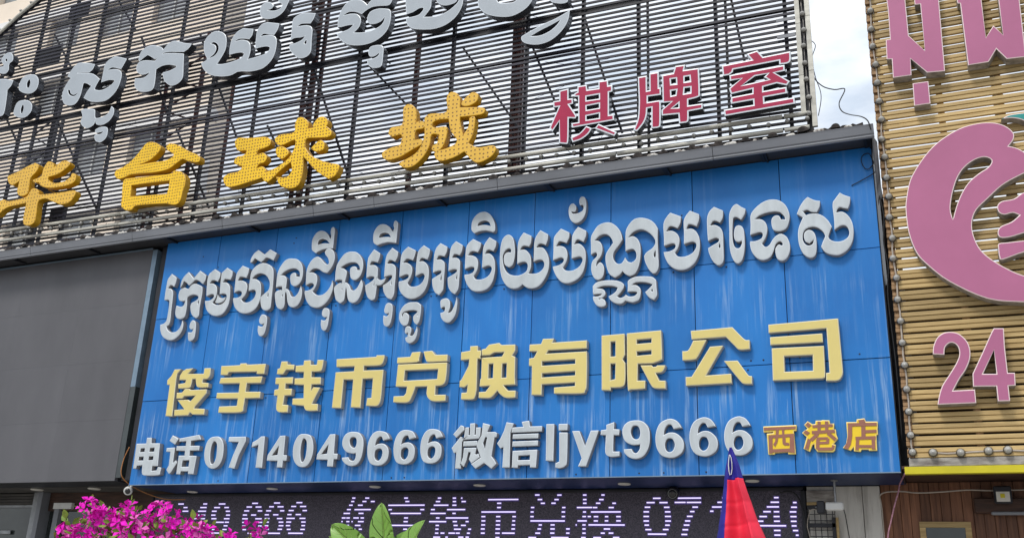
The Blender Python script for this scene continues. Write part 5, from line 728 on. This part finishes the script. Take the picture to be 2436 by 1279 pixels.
box('housing', M_dark, fl, .53, .73, 1.02, 1.10, 3.06, 3.27, bevel=.012); box('glass', M_lamp, fl, .555, .705, 1.012, 1.019, 3.08, 3.20); box('emitter', M_ybar, fl, .60, .65, 1.006, 1.0115, 3.125, 3.175); box('mount', M_dark, fl, .60, .66, 1.10, 1.20, 3.12, 3.20)

# ---------------------------------------------------------------- loose cables
def cable(pts, r, m, label, name='cable'):
    P_ = [Vector(p) for p in pts]; Q = []
    for i in range(len(P_) - 1):
        p0, p1, p2, p3 = P_[max(i - 1, 0)], P_[i], P_[i + 1], P_[min(i + 2, len(P_) - 1)]
        for k in range(5):
            t = k / 5; Q.append(.5 * (2 * p1 + (p2 - p0) * t + (2 * p0 - 5 * p1 + 4 * p2 - p3) * t * t + (3 * p1 - p0 - 3 * p2 + p3) * t ** 3))
    return tag(MB().tube(Q + [P_[-1]], r, 6).build(name, m, None, P_[0], smooth=True), label, 'cable')
cable([(-1.18, .3, 9.56), (-1.11, .3, 9.45), (-1.17, .3, 9.24), (-1.14, .3, 8.93), (-1.09, .3, 8.71), (-1.09, .3, 8.55), (-1.14, .3, 8.32)], .006, M_cable, 'thin black cable dangling beside the right edge of the slatted screen')
cable([(-1.18, .3, 9.31), (-1.17, .3, 8.97), (-1.06, .3, 8.78), (-.9, .3, 8.69), (-.76, .3, 8.67), (-.85, .3, 8.47), (-.82, .25, 8.31), (-.71, .1, 8.16), (-.55, -.38, 7.86), (-.47, -.45, 7.75), (-.44, -.44, 7.62)], .008, M_cable, 'kinked black cable crossing the sky gap down to the gutter')
cable([(-.44, -.03, 7.53), (-.44, -.03, 7.38), (-.51, -.03, 7.27), (-.57, -.03, 7.27), (-.61, -.03, 7.38), (-.59, -.03, 7.46), (-.51, -.03, 7.48), (-.46, -.03, 7.35), (-.44, -.03, 7.23), (-.52, -.03, 7.16), (-.76, -.012, 7.06)], .006, M_cable, 'looped black cable on the upper right corner of the blue signboard')
cable([(-.79, 1.2, 2.2), (-.79, 1.2, 3.0), (-.785, 1.17, 3.20), (-.54, 1.15, 3.23), (-.35, 1.15, 3.21), (-.05, 1.15, 3.22), (.24, 1.15, 3.24), (.52, 1.15, 3.23), (.87, 1.15, 3.235), (2, 1.15, 3.24)], .009, M_wcable, 'pale cable strung along the top of the brown plank wall')
cable([(-.43, .0, 3.30), (-.51, .3, 3.22), (-.53, .3, 3.14), (-.59, .3, 2.97), (-.65, .3, 2.77), (-.70, .3, 2.58), (-.78, .35, 2.0)], .010, M_pkcable, 'pink twisted twine hanging in front of the brown planks', 'twine')
cable([(-12.55, .0, 3.95), (-12.62, -.02, 3.7), (-12.60, .0, 3.45), (-12.50, .3, 3.28), (-12.2, .6, 3.16), (-11.9, .8, 3.17)], .008, M_orange, 'thin orange cable looping around the lower left corner of the blue signboard')
cable([(-2.05, 1.10, 3.22), (-1.95, 1.08, 3.235), (-1.85, 1.08, 3.20), (-1.78, 1.08, 3.05), (-1.74, 1.08, 2.8), (-1.735, 1.08, 2.3)], .012, M_cable, 'bundle of black cables at the right end of the running text display')
cable([(-1.70, 1.07, 2.3), (-1.69, 1.06, 2.6), (-1.72, 1.06, 2.8), (-1.67, 1.06, 2.98), (-1.60, 1.06, 3.0)], .006, M_wcable, 'pale cable looping in front of the wire grille')
cable([(-.43, .05, 6.9), (-.40, .05, 6.6), (-.43, .04, 6.25), (-.405, .04, 5.9), (-.44, .04, 5.5), (-.42, .04, 4.6), (-.43, .04, 3.7)], .009, M_cable, 'black cable hanging in the narrow gap between the blue and tan signs')
# cladding in the gap between the two signs
gp = thing('gap_flashing', 'narrow dark and grey flashing in the gap between blue and tan signs', 'flashing', (-.42, .2, 3.3))
m = MB(); zz = [3.32, 3.8, 4.3, 4.9, 5.5, 5.75]
for a, b in zip(zz[:-1], zz[1:]): m.quad((-.466, .30, a), (-.376, .34, a), (-.376, .34, b), (-.466, .30, b))
m.build('sheet', M_dark, gp)
m = MB(); m.quad((-.44, -.30, 7.62), (-.39, -.10, 7.60), (-.40, .1, 6.9), (-.455, .05, 6.75)); m.quad((-.462, -.02, 7.58), (-.43, -.28, 7.60), (-.44, .0, 6.9)); m.build('end_plate', M_gutter, gp)

# ---------------------------------------------------------------- apartment tower behind the screen
tw = thing('apartment_tower', 'peach rendered apartment tower behind the slatted sign screen', 'building', (-34, 16, 0))
X0, X1 = -52, -23.4
fl_h = 3.1
for f_ in range(11):
    z0 = f_ * fl_h
    box('spandrel', M_peach if f_ > 5 else M_pwhite, tw, X0, X1, 12.0, 12.5, z0 + .01, z0 + 1.1)
    box('slab_edge', M_pwhite, tw, X0, X1 + .05, 11.9, 12.5, z0 + 2.66, z0 + 3.09)
    x = X1; k = 0
    while x > X0 + 3:
        pw = 1.1 if k % 3 else 1.9
        box('wall_pier', M_peach, tw, x - pw, x, 12.03, 12.5, z0 + 1.102, z0 + 2.658)
        win = obj('window_pane', MB().box(-.85, .85, -.02, .02, -.87, .87).mesh('window_pane'), M_pwin, tw, (x - pw - .87, 12.3, z0 + 1.98))
        obj('mullion', MB().box(-.03, .03, -.05, .0, -.87, .87).mesh('mullion'), M_camw, win, (x - pw - .87, 12.27, z0 + 1.98))
        x -= pw + 1.74; k += 1
box('core', M_peach, tw, X0, X1, 12.51, 13.2, 0, 34.1)

# ---------------------------------------------------------------- folded flag in front
fg = thing('folded_flag', 'drooping flag with blue top and red field in front of the blue signboard', 'flag', (-1.16, -6.5, .13))
rows = [(2.60, -1.205, -1.192), (2.565, -1.214, -1.178), (2.49, -1.232, -1.150), (2.40, -1.248, -1.128), (2.28, -1.266, -1.090), (2.15, -1.290, -1.048), (2.06, -1.310, -1.010), (1.9, -1.335, -.965), (1.7, -1.35, -.93), (1.5, -1.352, -.915), (1.3, -1.34, -.92)]
def frow(z):
    for (a, l0, r0), (b, l1, r1) in zip(rows[:-1], rows[1:]):
        if b <= z <= a: t = (a - z) / (a - b); return l0 + (l1 - l0) * t, r0 + (r1 - r0) * t
    return rows[-1][1:]
NS, NZ = 36, 130
def fpt(s, z):
    l, r_ = frow(z); w_ = r_ - l; x = l + w_ * s
    y = -6.5 - .18 * w_ * math.sin(s * math.pi) - .17 * w_ * math.sin(s * 9.5 + .6 + .8 * math.sin(z * 5)) - (.12 * w_ if .74 < s < .86 else 0) * math.sin((s - .74) / .12 * math.pi) + .004 * math.sin(z * 43 + s * 5)
    for zc, sl_ in ((2.265, .10), (2.135, .16), (1.98, .12)): y += .007 * math.exp(-((z - zc - sl_ * w_ * (s - .6)) / .009) ** 2)
    if s < .30: y += .10 * w_ * math.cos(s / .30 * math.pi / 2)
    return (x, y, z)
sb = MB(); sr = MB()
for j in range(NZ):
    za = 2.60 - 1.30 * j / NZ; zb_ = 2.60 - 1.30 * (j + 1) / NZ
    for i in range(NS):
        a, b = i / NS, (i + 1) / NS; cut = 2.398 + .02 * a
        isb = a < .20 or za > cut
        (sb if isb else sr).quad(fpt(a, zb_), fpt(b, zb_), fpt(b, za), fpt(a, za))
for mm, m in ((M_fblue, sb), (M_fred, sr)):
    o = m.build('blue_cloth' if mm is M_fblue else 'red_cloth', mm, fg, smooth=True)
    bm = bmesh.new(); bm.from_mesh(o.data); bmesh.ops.remove_doubles(bm, verts=bm.verts, dist=1e-5); bmesh.ops.recalc_face_normals(bm, faces=bm.faces); bm.to_mesh(o.data); bm.free()
    for p in o.data.polygons: p.use_smooth = True
    md = o.modifiers.new('thick', 'SOLIDIFY'); md.thickness = .003
mk = [(-1.203, 2.553), (-1.196, 2.535), (-1.193, 2.50), (-1.194, 2.47), (-1.199, 2.435), (-1.206, 2.43), (-1.210, 2.45), (-1.213, 2.49), (-1.211, 2.52), (-1.206, 2.55), (-1.203, 2.553)]
def onflag(x, z): l, r_ = frow(z); s = (x - l) / (r_ - l); p = fpt(s, z); return (p[0], p[1] - .006, p[2])
MB().tube([onflag(*p) for p in mk], .0026, 5).build('printed_outline', M_fwhite, fg)
MB().tube([(-1.20, -6.47, .13), (-1.20, -6.47, 2.59)], .011, 10).build('pole', M_alu, fg)

# ---------------------------------------------------------------- bougainvillea in the foreground
BL = [(-5.37, 2.01, .092), (-5.13, 2.09, .108), (-5.13, 2.15, .077), (-4.91, 2.06, .116), (-4.82, 2.15, .063), (-4.63, 2.13, .092), (-4.75, 2.01, .12), (-4.42, 2.03, .108), (-4.54, 1.96, .096), (-4.28, 2.0, .082), (-4.14, 1.97, .067), (-5.43, 1.94, .067), (-5.2, 1.98, .108), (-5.03, 2.11, .072), (-4.72, 2.09, .072), (-4.5, 2.1, .072), (-5.0, 1.88, .15), (-4.6, 1.85, .15), (-4.3, 1.85, .12), (-5.35, 1.82, .12)]
BR = [(-4.0, 1.97, .032), (-3.82, 2.03, .045), (-3.90, 2.055, .026), (-3.76, 2.0, .036), (-3.93, 1.94, .045)]
def bract_into(m, c, d, s):
    d = d.normalized(); u = d.orthogonal().normalized(); w = d.cross(u); a0 = random.uniform(0, 6.28)
    for k in range(3):
        a = a0 + k * 2.094 + random.uniform(-.3, .3); o = (u * math.cos(a) + w * math.sin(a)); sd_ = d.cross(o); L_ = s * random.uniform(.85, 1.15); tilt = random.uniform(.35, 1.0)
        mid = c + (o + d * tilt) * L_ * .5; tip = c + (o * .95 + d * tilt * .7) * L_; e1 = mid + sd_ * L_ * .36 + d * L_ * .10; e2 = mid - sd_ * L_ * .36 + d * L_ * .10
        m.quad(c, e1, tip, mid); m.quad(c, mid, tip, e2)
def leaf_into(m, c, d, s):
    d = d.normalized(); w = d.cross(Vector((random.uniform(-1, 1), random.uniform(-1, 1), random.uniform(-.2, 1)))).normalized(); n_ = d.cross(w); t = c + d * s
    for sg in (1, -1):
        m.quad(c, c + d * s * .45 + w * sg * s * .30 + n_ * s * .08, c + d * s * .78 + w * sg * s * .18 + n_ * s * .04, t); 
def bush(label, balls, root, nb_, seed, leafy):
    random.seed(seed); t = thing('bougainvillea', label, 'shrub', root); br = MB(); pl = MB(); lf = MB(); tw_ = MB()
    for bx_, bz, r in balls:
        by = -7.6 + random.uniform(-.12, .12); c = Vector((bx_, by, bz - .035)); r = r * .88; n_ = int(nb_ * (r / .1) ** 2)
        for i in range(n_):
            d = Vector((random.gauss(0, 1), random.gauss(0, 1), random.gauss(0, 1))).normalized(); p = c + d * r * random.uniform(.55, 1.05)
            (pl if random.random() < .16 else br) and bract_into(pl if random.random() < .16 else br, p, d + Vector((0, -.2, .35)), random.uniform(.034, .050))
        for i in range(int(n_ * leafy)):
            d = Vector((random.gauss(0, 1), random.gauss(0, 1), random.gauss(0, 1))).normalized(); leaf_into(lf, c + d * r * random.uniform(.7, 1.15), d + Vector((0, 0, -.1)), random.uniform(.042, .072))
        tw_.tube([Vector(root) + Vector((0, 0, .7)), Vector((bx_ * .6 + root[0] * .4, -7.55, bz - .35)), c], [.012, .008, .003], 5)
    # leafy lower body down to the planter
    for i in range(900):
        a = random.uniform(0, 6.28); rr = random.random() ** .5; zz_ = random.uniform(.75, 1.9); span = (balls[0][0] - min(b[0] for b in balls)) if False else .75 if len(balls) > 8 else .18
        leaf_into(lf, Vector((root[0] + span * rr * math.cos(a), -7.6 + .28 * rr * math.sin(a), zz_)), Vector((random.gauss(0, 1), random.gauss(0, 1), random.gauss(0, .6))), random.uniform(.035, .06))
    stuff(br.build('bracts', M_bract, t)); stuff(pl.build('pale_bracts', M_bract2, t)); stuff(lf.build('leaves', M_bleaf, t)); tw_.tube([Vector(root), Vector(root) + Vector((.02, 0, .72))], [.03, .02], 7); tw_.build('stems', M_bark, t)
    MB().lathe([(0, -.02), (.20, -.02), (.27, .40), (.29, .41), (.29, .46), (.26, .46), (.25, .40), (0, .40)], (0, 0, 1), Vector(root) - Vector((0, 0, 0)), 20).build('planter', M_pot, t)
bush('large bougainvillea with dense magenta flowers at the lower left', BL, (-4.85, -7.6, .15), 38, 11, .55)
bush('small bougainvillea sprig with few magenta flowers in front of the running text display', BR, (-3.86, -7.6, .15), 34, 12, .7)

# ---------------------------------------------------------------- broad leaved plant
random.seed(5)
bp = thing('broad_leaf_plant', 'broad green leaved plant in front of the running text display', 'plant', (-3.07, -7.4, .15))
def big_leaf(tip, base, wd, twist, curl=.12):
    tip = Vector(tip); base = Vector(base); ax = tip - base; L_ = ax.length; d = ax / L_; side = d.cross(Vector((twist, -1, 0))).normalized(); nrm = side.cross(d).normalized()
    if nrm.y > 0: nrm = -nrm
    m = MB(); NU, NV = 26, 8; P_ = {}
    for i in range(NU + 1):
        u = i / NU; hw = wd / 2 * max(.004, math.sin(math.pi * min(.999, u * .97 + .03) ** 1.1)) ** .62
        for j in range(-NV, NV + 1):
            v_ = j / NV; q = base + d * L_ * u + side * hw * v_ + nrm * (abs(v_) * hw * .42 - .10 * L_ * (u - .5) ** 2 * 4 * curl * 4 + .006 * math.sin(u * 7 + v_ * 2))
            P_[i, j] = q
    for i in range(NU):
        for j in range(-NV, NV): m.quad(P_[i, j], P_[i + 1, j], P_[i + 1, j + 1], P_[i, j + 1])
    o = m.build('leaf', M_leaf, bp, base, smooth=True)
    bm = bmesh.new(); bm.from_mesh(o.data); bmesh.ops.remove_doubles(bm, verts=bm.verts, dist=1e-5); bm.to_mesh(o.data); bm.free()
    for p in o.data.polygons: p.use_smooth = True
    V_ = MB().tube([P_[i, 0] + nrm * .0015 for i in range(0, NU + 1, 2)], [.0035 * (1 - .85 * i / NU) for i in range(0, NU + 1, 2)], 5)
    for i in range(3, NU - 2, 3):
        for sg in (1, -1):
            pts = [P_[i + int(k * .8), int(sg * NV * k / 5)] + nrm * .001 for k in range(5) if i + int(k * .8) <= NU]
            if len(pts) > 2: V_.tube(pts, .0013, 4, caps=False)
    V_.build('midrib', M_vein, o, WL[o])
    MB().tube([base, base + Vector((random.uniform(-.02, .02), .01, -.25)), Vector((-3.07, -7.4, 1.2))], [.006, .007, .009], 6).build('stalk', M_leaf, bp, base)
for a in (((-3.13, -7.40, 2.18), (-3.07, -7.36, 1.80), .150, .1), ((-3.44, -7.44, 2.05), (-3.12, -7.38, 1.80), .16, .5), ((-2.82, -7.42, 2.08), (-2.98, -7.40, 1.79), .14, -.6), ((-2.96, -7.30, 2.03), (-3.02, -7.34, 1.76), .19, .3), ((-3.48, -7.40, 1.985), (-3.24, -7.42, 1.83), .06, .2), ((-3.30, -7.50, 1.93), (-3.10, -7.42, 1.78), .12, .3), ((-2.85, -7.50, 1.90), (-3.02, -7.44, 1.70), .12, -.2), ((-3.2, -7.2, 1.9), (-3.07, -7.34, 1.65), .12, .2)): big_leaf(*a)
MB().tube([(-3.07, -7.4, .5), (-3.06, -7.4, .9), (-3.07, -7.4, 1.25)], [.02, .016, .012], 8).build('stem', M_leaf, bp)
MB().lathe([(0, -.02), (.15, -.02), (.20, .34), (.215, .35), (.215, .39), (.19, .39), (.185, .34), (0, .34)], (0, 0, 1), (-3.07, -7.4, .15), 20).build('planter', M_pot, bp)
